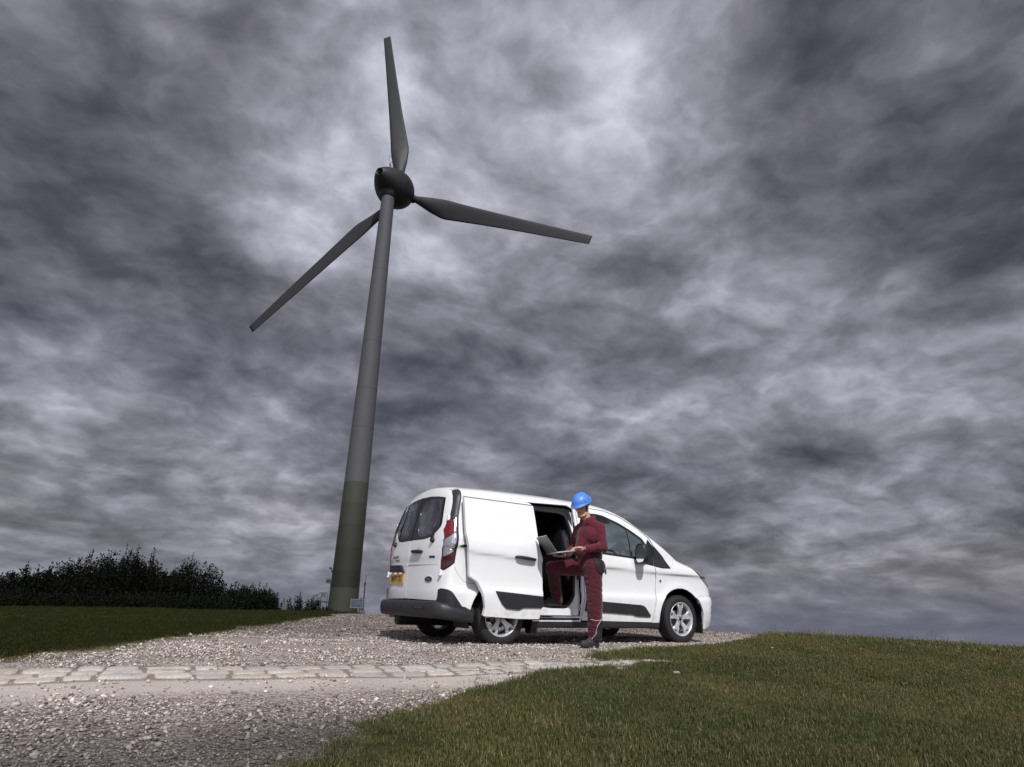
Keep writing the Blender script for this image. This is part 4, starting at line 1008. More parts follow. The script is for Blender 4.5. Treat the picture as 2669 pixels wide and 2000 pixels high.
# lower edge from rear bumper to arch, over the arch, sill, front door rear edge, along above the door to the screen pillar, back along the roof
qtr += [(-.60, .46), (-.47, .345)]
qtr += [(x, z) for x, z in ARCH_R[::-1] if z > .345]
qtr += [(.45, .270), (1.205, .270), (1.218, .40), (1.260, .60), (1.262, .90), (1.231, 1.30), (1.220, 1.50), (1.224, 1.71), (1.255, 1.758), (1.52, 1.763)]
qtr += [(1.75, 1.756), (2.03, 1.693), (2.32, 1.562), (2.535, 1.428), (2.60, 1.318)]
qtr += [(2.755, 1.180), (2.872, 1.020), (2.955, 1.100)]
qtr += topline(2.97, -.52, 60)
qtr += [(-.545, 1.800), (-.548, 1.775), (-.559, 1.703), (-.618, 1.457), (-.621, 1.440), (-.672, .898), (-.745, .835), (-.78, .805), (-.783, .61), (-.74, .60), (-.70, .57)]
patch('body_side', [qtr, HOLE], *SR, m_white, van, thick=.02, step=.03)
# left side, mirrored, doorway closed
patch('body_side', [qtr], *SR, m_white, van, thick=.02, step=.05, mirror=True)
# recessed door jamb ring and rubber seal around the load opening
OPN = rounded([(.62, .47), (.80, .435), (.99, .45), (1.075, .52), (1.128, .66), (1.128, 1.17), (1.118, 1.45), (1.075, 1.63), (.98, 1.665), (.30, 1.675), (.30, 1.1), (.30, .80), (.50, .78), (.60, .62)], [.05]*14, 4)
JOUT = [(.40, .285), (.41, .415), (.39, .515), (.36, .612), (.31, .690), (.20, .745), (.184, .89), (.157, 1.057), (.127, 1.24), (.142, 1.69), (.16, 1.722), (1.10, 1.762), (1.19, 1.72), (1.19, 1.3), (1.225, 1.0), (1.23, .712), (1.215, .377), (1.195, .285)]
JAMB_SPLIT = 1.64
patch('door_jamb', [rounded(JOUT, .03, 3), OPN], *SR, m_white, van, off=-.062, thick=.012, step=.04)
patch('door_jamb_header', [[(.18, 1.655), (1.04, 1.650), (1.12, 1.60), (1.17, 1.50), (1.178, 1.60), (1.165, 1.71), (1.10, 1.752), (.18, 1.722)]], *SR, m_blkp, van, off=-.050, thick=.010, step=.04)
def ring(loop, k):
    L = np.array(loop); c = L.mean(0); out = []
    n = len(L)
    for i in range(n):
        t = L[(i+1) % n]-L[i-1]; t = t/(np.linalg.norm(t)+1e-9); nn = np.array((t[1], -t[0])); out.append(tuple(L[i]+nn*k))
    return out
sgn_ = 1 if sum(OPN[i][0]*OPN[(i+1) % len(OPN)][1]-OPN[(i+1) % len(OPN)][0]*OPN[i][1] for i in range(len(OPN))) > 0 else -1
patch('door_seal', [ring(OPN, .024*sgn_), ring(OPN, -.012*sgn_)], *SR, m_frame, van, off=-.045, thick=.05, step=.05)
mb = MB(); mb.box((1.205, -.845, .83), (.035, .03, .085), bev=.006); mb.box((1.205, -.862, .83), (.018, .01, .05)); mb.build('door_catch', m_blkp, van)
mb = MB(); mb.box((1.155, -.815, 1.34), (.05, .04, .035), bev=.006); mb.box((1.15, -.80, 1.27), (.03, .03, .06), bev=.006); mb.build('door_catch', m_blkp, van)
# step and threshold below the opening
mb = MB(); mb.box((.80, -.80, .33), (.84, .12, .012)); mb.build('step_plate', m_in2, van)
mb = MB(); mb.box((.80, -.842, .385), (.80, .03, .10), bev=.012); mb.build('threshold', m_white, van)
mb = MB(); mb.box((.82, -.872, .325), (.82, .02, .022), bev=.004); mb.build('door_track', m_chr, van)
mb = MB(); mb.box((.82, -.865, .296), (.80, .03, .02), bev=.004); mb.build('track_cover', m_blkp, van)
# --- front wing
qf = [(2.483, .270), (2.558, .557), (2.588, .87), (2.553, 1.020), (2.70, 1.002), (2.872, 1.006), (2.960, 1.100)]
qf += topline(2.98, 3.14, 6)+[(3.20, 1.092), (3.285, 1.072), (3.42, .962), (3.54, .882), (3.64, .815), (3.745, .760), (3.79, .70), (3.72, .652), (3.466, .650)]
qf += [(x, z) for x, z in ARCH_F if z < .655 and x > 3.3][::-1][:1]
qf += [(x, z) for x, z in ARCH_F if z < .66 or x < 3.4][0:0]
archf = [(x, z) for x, z in ARCH_F if not (x > 3.062 and z < .655)]
qf += archf[0:]
qf += [(2.612, .270)]
for mir in (False, True): patch('front_wing', [qf], *SR, m_white, van, thick=.02, step=.03, mirror=mir)
# --- roof, pillars, bonnet (projected from above)
def edge_y(x): return float(hw(np.array(x), np.array(float(z_s(x)))))
xs_r = np.linspace(-.52, 1.60, 40)
def rear_arc(z, y0, n=24):
    ys = np.linspace(-y0, y0, n); X = Prear(ys, np.full(n, z))[:, 0]; return list(zip(X.tolist(), ys.tolist()))
yr = edge_y(-.50)
scr_hdr = [(1.70-.10*((y/.6)**2), y) for y in np.linspace(.60, -.60, 17)]      # windscreen header curve
roof = [(x, -edge_y(x)) for x in xs_r]+[(1.66, -edge_y(1.66))]+[p for p in scr_hdr[::-1]]+[(1.66, edge_y(1.66))]+[(x, edge_y(x)) for x in xs_r[::-1]]
ra = [(x, y) for x, y in rear_arc(1.800, .585, 61) ]
roof += [(x, y) for x, y in ra[::-1]]
patch('roof', [roof], *TP, m_white, van, thick=.018, step=.03)
cowl = [(3.10-.05-.20*((y/.75)**2), y) for y in np.linspace(-.72, .72, 17)]
def ws_y(x): return edge_y(x)-.075
wsx = np.linspace(1.60, 2.84, 26)
wind = [(x, -ws_y(x)) for x in wsx]+[(x-.02, y) for x, y in cowl if abs(y) < ws_y(2.84)]+[(x, ws_y(x)) for x in wsx[::-1]]+[(x+.004, y) for x, y in scr_hdr if abs(y) < .58]
patch('windscreen', [wind], *TP, m_gwind, van, off=-.002, thick=0, step=.06)
for sg in (-1, 1):
    pil = [(x, sg*(edge_y(x)-.0)) for x in np.linspace(1.66, 2.97, 30)]+[(2.90, sg*(ws_y(2.84)))]+[(x, sg*(ws_y(x)+.003)) for x in wsx[::-1]]
    patch('screen_pillar', [pil if sg > 0 else pil], *TP, m_white, van, thick=.02, step=.03)
bon = [(x+.012, y) for x, y in cowl]
_be = [(3.14, 1.112), (3.22, 1.090), (3.30, 1.074), (3.42, 1.058), (3.56, 1.026), (3.69, .945)]
_by = [(x, float(hw(np.array(x), np.array(z)))) for x, z in _be]
bon = [(3.02, -.74)]+[(x+.02, y) for x, y in cowl[2:-2]]+[(3.02, .74)]+_by+[(3.80, .45), (3.86, .25), (3.875, 0), (3.86, -.25), (3.80, -.45)]+[(x, -y) for x, y in _by[::-1]]
patch('bonnet', [rounded(bon, .02, 2)], *TP, m_white, van, off=.002, thick=.02, step=.045)
cw = [(x-.016, y) for x, y in cowl]+[(x+.015, y) for x, y in cowl[::-1]]
patch('cowl_panel', [cw], *TP, m_clad, van, off=-.008, thick=.012, step=.04)
# strips between bonnet and wing tops
for sg in (-1, 1):
    st2 = [(x, sg*edge_y(x)) for x in np.linspace(2.98, 3.13, 6)]+[(3.12, sg*(_by[0][1]-.004)), (2.99, sg*.748)]
    patch('wing_top', [st2], *TP, m_white, van, thick=.015, step=.03)
# --- nose: bumper, grille, lamps seen from the front
hl = [(3.295, 1.058), (3.42, 1.045), (3.56, 1.01), (3.68, .93), (3.755, .83), (3.750, .775), (3.64, .828), (3.54, .895), (3.42, .975)]
for mir in (False, True):
    patch('headlight', [hl], *SR, m_clr, van, off=.004, thick=.02, step=.02, mirror=mir)
    patch('headlight_bezel', [[(3.28, 1.064), (3.42, 1.052), (3.56, 1.018), (3.69, .938), (3.765, .83), (3.757, .765), (3.64, .818), (3.54, .885), (3.41, .965)]], *SR, m_frame, van, off=-.002, thick=.01, step=.03, mirror=mir)
    archb = [(x, z) for x, z in ARCH_F if x > 3.062 and z < .655]
    bs = [(3.466, .643), (3.72, .646), (3.80, .64), (3.84, .50), (3.80, .34), (3.72, .235), (3.55, .19), (3.515, .19)]+archb
    patch('front_bumper_side', [bs], *SR, m_white, van, off=.006, thick=.02, step=.03, mirror=mir)
    patch('fog_lamp', [rounded([(3.70, .53), (3.79, .52), (3.80, .40), (3.72, .39)], .03)], *SR, m_clr, van, off=.012, thick=.012, step=.02, mirror=mir)
yb_ = .60
fb = [(-yb_, .25), (yb_, .25), (.66, .45), (.66, .60), (.60, .655), (-.60, .655), (-.66, .60), (-.66, .45)]
patch('front_bumper', [fb, rounded([(-.45, .30), (.45, .30), (.50, .52), (-.50, .52)], .03)], *FR, m_white, van, off=.006, thick=.02, step=.04)
patch('lower_grille', [rounded([(-.47, .28), (.47, .28), (.52, .54), (-.52, .54)], .03)], *FR, m_frame, van, off=-.02, thick=.01, step=.05)
patch('upper_grille', [rounded([(-.50, .67), (.50, .67), (.58, .84), (-.58, .84)], .03)], *FR, m_frame, van, off=.004, thick=.02, step=.04)
patch('nose_panel', [[(-.62, .845), (.62, .845), (.62, .90), (.45, .95), (0, .965), (-.45, .95), (-.62, .90)]], *FR, m_white, van, off=.0, thick=.02, step=.04)
for zz_ in (.71, .755, .80): patch('grille_bar', [[(-.5, zz_-.008), (.5, zz_-.008), (.5, zz_+.008), (-.5, zz_+.008)]], *FR, m_chr, van, off=.014, thick=.012, step=.05)
# --- front doors with window opening, cladding, handle, glass, mirror
WIN = rounded([(1.335, 1.152), (1.335, 1.60), (1.39, 1.682), (1.60, 1.690), (1.72, 1.678), (1.99, 1.598), (2.19, 1.512), (2.39, 1.408), (2.462, 1.315), (2.455, 1.105), (2.155, 1.124), (1.64, 1.147)], .02, 3)
WIN_IN = rounded([(1.36, 1.170), (1.36, 1.59), (1.405, 1.660), (1.60, 1.668), (1.71, 1.656), (1.98, 1.577), (2.18, 1.490), (2.37, 1.392), (2.44, 1.30), (2.435, 1.125), (2.155, 1.142), (1.64, 1.165)], .02, 3)
CLF = rounded([(1.285, .545), (1.55, .527), (2.256, .497), (2.325, .476), (2.436, .362), (2.425, .344), (2.175, .350), (2.10, .371), (1.553, .392), (1.262, .402)], .008, 2)
for mir in (False, True):
    fd = patch('front_door', [FDOOR, WIN], *SR, m_white, van, thick=.022, step=.03 if not mir else .05, mirror=mir)
    patch('window_frame', [WIN, WIN_IN], *SR, m_frame, fd, off=-.006, thick=.012, step=.03, mirror=mir)
    patch('window_glass', [WIN_IN], *SR, m_gside, fd, off=-.010, thick=0, step=.08, mirror=mir)
    patch('window_divider', [[(2.128, 1.53), (2.150, 1.522), (2.158, 1.12), (2.128, 1.12)]], *SR, m_chr if False else m_frame, fd, off=-.002, thick=.014, step=.03, mirror=mir)
    patch('divider_trim', [[(2.134, 1.515), (2.1415, 1.512), (2.146, 1.20), (2.137, 1.20)]], *SR, m_chr, fd, off=.001, thick=.004, step=.03, mirror=mir)
    patch('waist_trim', [[(1.335, 1.138), (1.64, 1.132), (2.155, 1.108), (2.36, 1.048), (2.534, 1.026), (2.556, 1.16), (2.585, 1.30), (2.50, 1.40), (2.452, 1.325), (2.452, 1.118), (2.155, 1.136), (1.64, 1.160), (1.335, 1.164)]], *SR, m_frame, fd, off=.003, thick=.012, step=.03, mirror=mir)
    patch('side_cladding', [CLF], *SR, m_clad, fd, off=.016, thick=.02, step=.03, mirror=mir)
    patch('corner_trim', [rounded([(2.598, 1.30), (2.75, 1.170), (2.868, 1.012), (2.70, 1.014), (2.556, 1.032), (2.575, 1.17)], .008, 2)], *SR, m_clad, van, off=.004, thick=.02, step=.03, mirror=mir)
    s_ = 1 if mir else -1
    mb = MB(); yy = s_*(float(hw(np.array(1.40), np.array(.96)))+.022); mb.tube([(1.33, yy-s_*.03, .955), (1.345, yy, .957), (1.40, yy+s_*.008, .955), (1.50, yy+s_*.008, .950), (1.545, yy, .948), (1.56, yy-s_*.03, .947)], [.012, .016, .017, .017, .016, .012], 10); mb.build('door_handle', m_clad, fd)
    # mirror
    mp = thing  # keep name free
    mb = MB(); rings = []
    cx_, cy_, cz_ = 2.20, s_*1.035, 1.175
    for (t_, wy, hz_) in ((-.060, .088, .128), (-.052, .096, .136), (-.01, .098, .138), (.03, .090, .128), (.055, .066, .10), (.068, .03, .05)):
        rr_ = []
        for k in range(24):
            a = 2*math.pi*k/24; c_, sn = math.cos(a), math.sin(a); q = 1/((abs(c_)**3.2+abs(sn)**3.2)**(1/3.2))
            rr_.append((cx_+t_, cy_+wy*q*c_, cz_+hz_*q*sn-.02*(c_*s_ < 0)*abs(c_)))
        rings.append(rr_)
    V = [p for rr_ in rings for p in rr_]; F = [(i*24+k, i*24+(k+1) % 24, (i+1)*24+(k+1) % 24, (i+1)*24+k) for i in range(len(rings)-1) for k in range(24)]; F.append(tuple(range(5*24, 6*24)))
    mb.add(V, F, True); mr = mb.build('door_mirror', m_clad, van)
    mb = MB(); mb.add([(p[0]+.008, cy_+(p[1]-cy_)*.9, cz_+(p[2]-cz_)*.92) for p in rings[0]], [tuple(range(24))]); mb.build('mirror_glass', m_chr, mr)
    mb = MB(); mb.tube([(2.23, s_*.985, 1.09), (2.31, s_*.93, 1.085), (2.40, s_*.885, 1.09)], [.030, .032, .036], 12); mb.box((2.42, s_*.885, 1.09), (.13, .03, .07), bev=.012); mb.build('mirror_arm', m_clad, mr)
# side repeater
mb = MB(); yy = float(hw(np.array(2.666), np.array(.832))); mb.tube([(2.666, -yy+.004, .832), (2.666, -yy-.008, .832)], .020, 16); rp = mb.build('side_repeater', m_clr, van)
mb = MB(); mb.tube([(2.666, -yy-.008, .832), (2.666, -yy-.011, .832)], .008, 12); mb.build('repeater_bulb', m_clad, rp)
# --- sliding door, pushed back and out
SH = (-.740, -.128, .0)
CLS = rounded([(.548, .602), (.70, .592), (1.229, .562), (1.231, .430), (.951, .427), (.886, .402), (.706, .414), (.637, .470)], .010, 2)
sd = patch('sliding_door', [DOOR], *SR, m_white, van, thick=.045, step=.028, shift=SH)
patch('side_cladding', [CLS], *SR, m_clad, sd, off=.016, thick=.02, step=.03, shift=SH)
patch('door_inner_trim', [[(x*.94+.045, z*.95+.05) for x, z in DOOR]], *SR, m_in2, sd, off=-.05, thick=.01, step=.06, shift=SH)
def curve_on(pts, off, shift, r_, name, m, parent, n=8):
    mb = MB(); P_ = [np.array([x, -(float(hw(np.array(x), np.array(z)))+off), z])+np.array(shift) for x, z in pts]; mb.tube([tuple(p) for p in P_], r_, n); return mb.build(name, m, parent)
curve_on([(.150, 1.6785), (1.165, 1.672)], .001, SH, .0045, 'roof_channel', m_in2, sd, 6)
hb = float(hw(np.array(.95), np.array(.99))); yy = -(hb+.128+.022)
mb = MB(); mb.tube([(.078, yy+.03, 1.004), (.092, yy, 1.004), (.13, yy-.010, 1.003), (.31, yy-.010, .989), (.350, yy, .986), (.366, yy+.03, .985)], [.013, .019, .021, .020, .018, .012], 12); mb.build('door_handle', m_clad, sd)
mb = MB(); mb.lathe([(.001, -.010), (.042, -.008), (.055, .001)], 24, c=(0, 0, 0), axis='Y');
for v_i, v in enumerate(mb.V): mb.V[v_i] = (v[0]*1.5+.225, v[1]*1.0-(hb+.128)+.0035, v[2]*.62+1.012)
mb.build('handle_cup', mat('cup_white', (.55, .56, .57), .3), sd)
# --- quarter panel details
curve_on([(-.625, 1.093), (-.58, 1.098), (-.3, 1.100), (.13, 1.100)], -.004, (0, 0, 0), [.008, .016, .016, .016], 'slide_rail', m_frame, van)
mb = MB(); mb.box((.0, -.955, 1.085), (.16, .10, .03), bev=.008); mb.build('slide_hinge_arm', m_in2, van)
flap = [(-.40, .6765), (-.467, .678), (-.545, .702), (-.600, .755), (-.674, .848), (-.6765, .852)]
curve_on(flap, -.0015, (0, 0, 0), .0025, 'panel_gap', m_frame, van, 5)
curve_on([(-.70, 1.159), (-.64, 1.1605), (-.50, 1.158)], -.0015, (0, 0, 0), .0022, 'panel_gap', m_frame, van, 5)
curve_on([(-.70, 1.088), (-.625, 1.090)], -.0015, (0, 0, 0), .0022, 'panel_gap', m_frame, van, 5)
# --- rear: corner lamps, upper corner trims, doors
def lampp(loop, m, off, th, name, par, mir=False, st=.012): return patch(name, [loop], *SR, m, par, off=off, thick=th, step=st, mirror=mir)
for mir in (False, True):
    lp = lampp([(-.618, 1.454), (-.675, .900), (-.764, .814), (-.779, .812), (-.782, 1.056), (-.760, 1.28), (-.722, 1.395)], m_frame, .003, .03, 'tail_light', van, mir)
    if not mir:
        lampp([(-.712, 1.391), (-.684, 1.388), (-.678, 1.341), (-.702, 1.237), (-.768, 1.172), (-.757, 1.287)], m_red, .010, .01, 'red_lens', lp)
        lampp([(-.684, 1.395), (-.640, 1.430), (-.697, 1.030), (-.774, .962), (-.775, 1.162), (-.699, 1.232), (-.672, 1.341)], m_chr, .0075, .006, 'chrome_surround', lp)
        lampp([(-.770, 1.150), (-.724, 1.195), (-.710, 1.167), (-.714, 1.058), (-.742, .997), (-.772, .978)], m_clr, .011, .006, 'reversing_lens', lp)
        lampp([(-.775, .955), (-.697, 1.020), (-.689, .906), (-.767, .827), (-.777, .827)], m_dred, .010, .01, 'lower_lens', lp)
        lampp([(-.634, 1.425), (-.628, 1.425), (-.682, .908), (-.690, .908)], m_dred, .0105, .008, 'edge_lens', lp)
        for k in range(9):
            z_ = 1.38-k*.042; xr_ = -.636-(1.43-z_)*.142
            lampp([(xr_, z_), (xr_-.022, z_-.010), (xr_-.022, z_-.014), (xr_, z_-.004)], m_frame, .0085, .003, 'chrome_groove', lp)
    else:
        lampp([(-.690, 1.38), (-.645, 1.40), (-.690, .93), (-.770, .85), (-.770, 1.15)], m_red, .010, .01, 'red_lens', lp, True)
    _de = [(.752, 1.415), (.741, 1.47), (.730, 1.543), (.713, 1.617), (.672, 1.71), (.640, 1.752), (.602, 1.788)]
    _xl = Prear(np.array([p[0] for p in _de]), np.array([p[1] for p in _de]))[:, 0]
    _lf = [(float(x)+.003, z) for x, (y, z) in zip(_xl, _de)]
    ct = patch('corner_trim', [[(-.548, 1.785), (-.551, 1.755), (-.556, 1.70), (-.616, 1.458), (-.690, 1.412)]+_lf], *SR, m_clad, van, off=.004, thick=.02, step=.015, mirror=mir)
# rear doors (right leaf is the wider one seen; seam slightly left of centre)
SEAM = .055
# window outline and door outline in (y, z)
Wr = [(-.575, 1.690), (-.660, 1.37), (-.655, 1.325), (-.610, 1.275), (-.49, 1.203), (-.32, 1.186)]
Wt = lambda y: 1.757-.115*(y/.575)**2 if abs(y) < .575 else 1.64
wtop = [(y, 1.757-.062*abs(y/.575)**2.2) for y in np.linspace(.555, -.555, 23)]
def wside(sg): return [(sg*.575, 1.685), (sg*.665, 1.36), (sg*.655, 1.315), (sg*.605, 1.27), (sg*.49, 1.205), (sg*.32, 1.186)]
gap = .003
RD = [(SEAM-gap, 1.818), (SEAM-gap, .492), (-.715, .480), (-.783, .61), (-.775, .82), (-.766, 1.20), (-.758, 1.33), (-.749, 1.427), (-.740, 1.47), (-.728, 1.543), (-.711, 1.617), (-.669, 1.71), (-.598, 1.785), (-.50, 1.806), (-.35, 1.815)]
RW = [(SEAM-gap-.004, 1.740), (SEAM-gap-.004, 1.200), (-.325, 1.192), (-.485, 1.210), (-.600, 1.276), (-.648, 1.32), (-.655, 1.365), (-.572, 1.675), (-.555, 1.690), (-.30, 1.722)]
RW = [(SEAM-gap-.004, 1.750), (SEAM-gap-.004, 1.192), (-.325, 1.188), (-.485, 1.205), (-.605, 1.274), (-.653, 1.32), (-.660, 1.365), (-.576, 1.680), (-.555, 1.700), (-.40, 1.725), (-.20, 1.744)]
RWi = rounded([(-.045, 1.705), (-.02, 1.55), (-.105, 1.315), (-.12, 1.25), (-.20, 1.224), (-.50, 1.236), (-.575, 1.30), (-.600, 1.38), (-.525, 1.66), (-.46, 1.690), (-.24, 1.712)], .04, 3)
LWi = rounded([(-y+2*SEAM if False else -y+.10, z) for y, z in RWi], .02, 2)
def rear_leaf(loop, hole, inner, sgm, nm):
    return None
seal_off = -.004
rdoor = patch('rear_door', [RD, RW], *RE, m_white, van, thick=.03, step=.016)
patch('window_band', [RW, RWi], *RE, m_blkp, rdoor, off=-.004, thick=.008, step=.03)
patch('window_glass', [RWi], *RE, m_grear, rdoor, off=-.006, thick=0, step=.06)
LD_ = [(SEAM+gap, 1.818), (SEAM+gap, .492), (.715, .480), (.783, .61), (.775, .82), (.766, 1.20), (.758, 1.33), (.749, 1.427), (.740, 1.47), (.728, 1.543), (.711, 1.617), (.669, 1.71), (.598, 1.785), (.50, 1.806), (.35, 1.815)]
LW = [(SEAM+gap+.004, 1.750), (SEAM+gap+.004, 1.192), (.325, 1.188), (.485, 1.205), (.605, 1.274), (.653, 1.32), (.660, 1.365), (.576, 1.680), (.555, 1.700), (.40, 1.725), (.20, 1.744)]
LWi = rounded([(.165, 1.690), (.135, 1.55), (.165, 1.315), (.18, 1.25), (.24, 1.224), (.50, 1.236), (.575, 1.30), (.600, 1.38), (.525, 1.66), (.46, 1.690), (.24, 1.706)], .04, 3)
ldoor = patch('rear_door', [LD_, LW], *RE, m_white, van, thick=.03, step=.016)
patch('window_band', [LW, LWi], *RE, m_blkp, ldoor, off=-.004, thick=.008, step=.03)
patch('window_glass', [LWi], *RE, m_grear, ldoor, off=-.006, thick=0, step=.06)
patch('window_seal', [[(SEAM-.012, 1.752), (SEAM-.012, 1.188), (SEAM+.012, 1.188), (SEAM+.012, 1.752)]], *RE, m_blkp, rdoor, off=.0015, thick=.004, step=.02)
def rp_(y, z, off=0.):
    p, n = surf_pts(Prear, np.array([float(y)]), np.array([float(z)]), (-1, 0, 0)); return p[0]+n[0]*off, n[0]
def rear_curve(pts, r_, name, m, par, off=0., n=6):
    mb = MB(); mb.tube([tuple(rp_(y, z, off)[0]) for y, z in pts], r_, n); return mb.build(name, m, par)
# pressed ridge lines across the doors (raised shelf over the number plate)
for d_, y0, y1 in ((rdoor, -.72, SEAM-.02), (ldoor, SEAM+.02, .72)):
    patch('door_ridge', [[(y0, .880), (y1, .895), (y1, .925), (y0, .912)]], *RE, m_white, d_, off=.0, thick=.0, step=.03, offfn=lambda a, b: .010*np.sin(np.clip((b-.878)/.05, 0, 1)*math.pi))
for y_, z_, par in ((-.752, 1.425, rdoor), (-.768, .790, rdoor), (.752, 1.425, ldoor), (.768, .790, ldoor)):
    p, n = rp_(y_, z_, .014); mb = MB(); mb.box(tuple(p), (.035, .030, .055), bev=.006); mb.box(tuple(p+np.array([-.012, 0, -.030])), (.03, .036, .014), bev=.004); mb.tube([tuple(p+np.array([-.01, .0, -.04])), tuple(p+np.array([-.01, 0, .035]))], .009, 8); mb.build('hinge', m_white, par)
# rear door handle
p0, _ = rp_(-.205, 1.045, .018)
mb = MB(); mb.tube([tuple(rp_(y, z, o_)[0]) for y, z, o_ in ((-.075, 1.050, .004), (-.09, 1.049, .020), (-.20, 1.045, .026), (-.33, 1.040, .020), (-.345, 1.040, .004))], [.014, .020, .021, .020, .014], 10); mb.build('door_handle', m_clad, rdoor)
patch('handle_cup', [[(-.215+.062*math.cos(a), 1.058+.042*math.sin(a)) for a in np.linspace(0, 6.283, 21)[:-1]]], *RE, MATS['cup_white'], rdoor, off=.001, thick=.001, step=.02)
# badges and lettering
def rear_text(s, yc, zc, w, name, m, par, bold=0., shear=0., off=.004, h=None, flatc=None):
    letters(s, w, h, lambda x, y: rp_(yc-x, zc+y, off)[0], name, m, par, bold=bold, shear=shear)
m_badge = mat('badge_grey', (.10, .10, .11), .3, .8)
rear_text('TRANSIT', .50, .997, .255, 'badge_letter', m_badge, ldoor, bold=.03, shear=.25, h=.036)
rear_text('CONNECT', .415, .955, .185, 'badge_letter', m_badge, ldoor, bold=.03, shear=.1, h=.024)
patch('trim_badge', [[(-.515, .986), (-.515, .960), (-.632, .956), (-.632, .982)]], *RE, mat('trim_blue', (.05, .07, .15), .25, .5), rdoor, off=.003, thick=.003, step=.02)
ov = lambda ry, rz: [(-.525+ry*math.cos(a), .716+rz*math.sin(a)) for a in np.linspace(0, 6.283, 33)[:-1]]
bdg = patch('oval_badge', [ov(.084, .034)], *RE, m_chr, van, off=.007, thick=.007, step=.02)
patch('badge_field', [ov(.076, .0285)], *RE, m_blue, bdg, off=.0085, thick=.002, step=.02)
rear_text('Ford', -.525, .716, .098, 'script_letter', m_chr, bdg, shear=.35, off=.0098, h=.032, bold=.01)
# number plate, lamp housing
hp = patch('plate_lamp_housing', [rounded([(.655, .905), (.24, .893), (.135, .800), (.64, .815)], .012, 2)], *RE, m_clad, van, off=.028, thick=.03, step=.03)
PX = float(rp_(.38, .72)[0][0])
prot = math.atan2(rp_(.18, .72)[0][0]-rp_(.60, .72)[0][0], -.42)
pn = bpy.data.objects.new('number_plate', None)
mb = MB(); 
def plate_pt(y, z, o_): 
    a_, b_ = rp_(.16, .72)[0], rp_(.62, .72)[0]; t_ = (y-.16)/(.46); return (a_[0]+(b_[0]-a_[0])*t_-o_, y, z)
pl = rounded([(.15, .778), (.15, .662), (.635, .666), (.635, .782)], .012, 3)
V = [plate_pt(y, z, .016) for y, z in pl]+[plate_pt(y, z, .008) for y, z in pl]; n = len(pl)
mb.add(V, [tuple(range(n)), tuple(range(2*n-1, n-1, -1))]+[(i, (i+1) % n, (i+1) % n+n, i+n) for i in range(n)]); npl = mb.build('number_plate', m_plate, van)
letters('MHV 101', .37, .082, lambda x, y: plate_pt(.392-x, .722+y, .0172), 'letter', m_ink, npl, bold=.015)
m_lit = mat('plate_lamp', (.9, .7, .4), .4, emit=((1., .72, .38), .55))
for y_ in (.27, .46):
    a_ = plate_pt(y_, .796, .014); mb = MB(); mb.box(a_, (.012, .045, .02), bev=.003); mb.build('plate_lamp', m_lit, hp)
# wipers
for sg, par in ((-1, rdoor), (1, ldoor)):
    pv = (sg*.560, 1.165)
    mb = MB(); mb.tube([tuple(rp_(*pv, 0.)[0]), tuple(rp_(*pv, .035)[0])], [.034, .022], 14); wp = mb.build('wiper', m_frame, van)
    mb = MB(); mb.tube([tuple(rp_(pv[0], pv[1], .030)[0]), tuple(rp_(sg*.590, 1.26, .034)[0]), tuple(rp_(sg*.612, 1.36, .036)[0]), tuple(rp_(sg*.595, 1.46, .034)[0])], [.018, .013, .009, .007], 8); mb.build('wiper_arm', m_frame, wp)
    mb = MB(); mb.tube([tuple(rp_(sg*.628, 1.335, .016)[0]), tuple(rp_(sg*.580, 1.52, .018)[0]), tuple(rp_(sg*.530, 1.675, .016)[0])], .008, 6); mb.tube([tuple(rp_(sg*.618, 1.36, .026)[0]), tuple(rp_(sg*.585, 1.50, .030)[0]), tuple(rp_(sg*.545, 1.63, .024)[0])], .006, 6); mb.build('wiper_blade', m_frame, wp)
# --- rear bumper: bar wrapping round both corners, horns rising at the sides
def plan_half(u):      # u 0 at the side in front, 1 at the centre rear
    P_ = [(-.400, .912), (-.55, .918), (-.70, .905), (-.80, .865), (-.865, .78), (-.895, .65), (-.912, .4), (-.918, .2), (-.92, 0)]
    x = np.interp(u, np.linspace(0, 1, 9), [p[0] for p in P_]); y = np.interp(u, np.linspace(0, 1, 9), [p[1] for p in P_]); return x, y
us = np.linspace(0, 1, 49); bx_, by_ = plan_half(us)
ker = np.array([1, 2, 3, 2, 1])/9.; bx_[2:-2] = np.convolve(bx_, ker, 'valid'); by_[2:-2] = np.convolve(by_, ker, 'valid')
bx_ = np.concatenate([bx_, bx_[:-1][::-1]]); by_ = np.concatenate([-by_, by_[:-1][::-1]])
V = []; n_l = 12; N_ = len(bx_)
for i in range(N_):
    x, y = bx_[i], by_[i]; t_ = np.array([bx_[min(i+1, N_-1)]-bx_[max(i-1, 0)], by_[min(i+1, N_-1)]-by_[max(i-1, 0)]]); t_ /= np.linalg.norm(t_); nn = np.array([-t_[1], t_[0]])
    if nn[0]*(x+0)+nn[1]*y < 0: nn = -nn
    if x < -.6: pass
    f_side = max(0, min(1, (x+.86)/.46))              # 0 rear, 1 at the wheel arch
    zb_ = .285-.04*f_side
    ztop = .470
    prof = [(-.06, zb_), (-.02, zb_+.005), (.0, zb_+.04), (.006, zb_+.09), (.004, .43-.06*f_side), (-.006, ztop-.02-.09*f_side), (-.03, ztop-.07*f_side), (-.10, ztop+.004-.06*f_side)]
    for (o_, z) in prof:
        o2 = o_*(1-.75*f_side); V.append((x+nn[0]*o2, y+nn[1]*o2, z))
npf = 8; F = [(i*npf+k, i*npf+k+1, (i+1)*npf+k+1, (i+1)*npf+k) for i in range(N_-1) for k in range(npf-1)]
mb = MB(); mb.add(V, F, True); rb = mb.build('rear_bumper', m_clad, van)
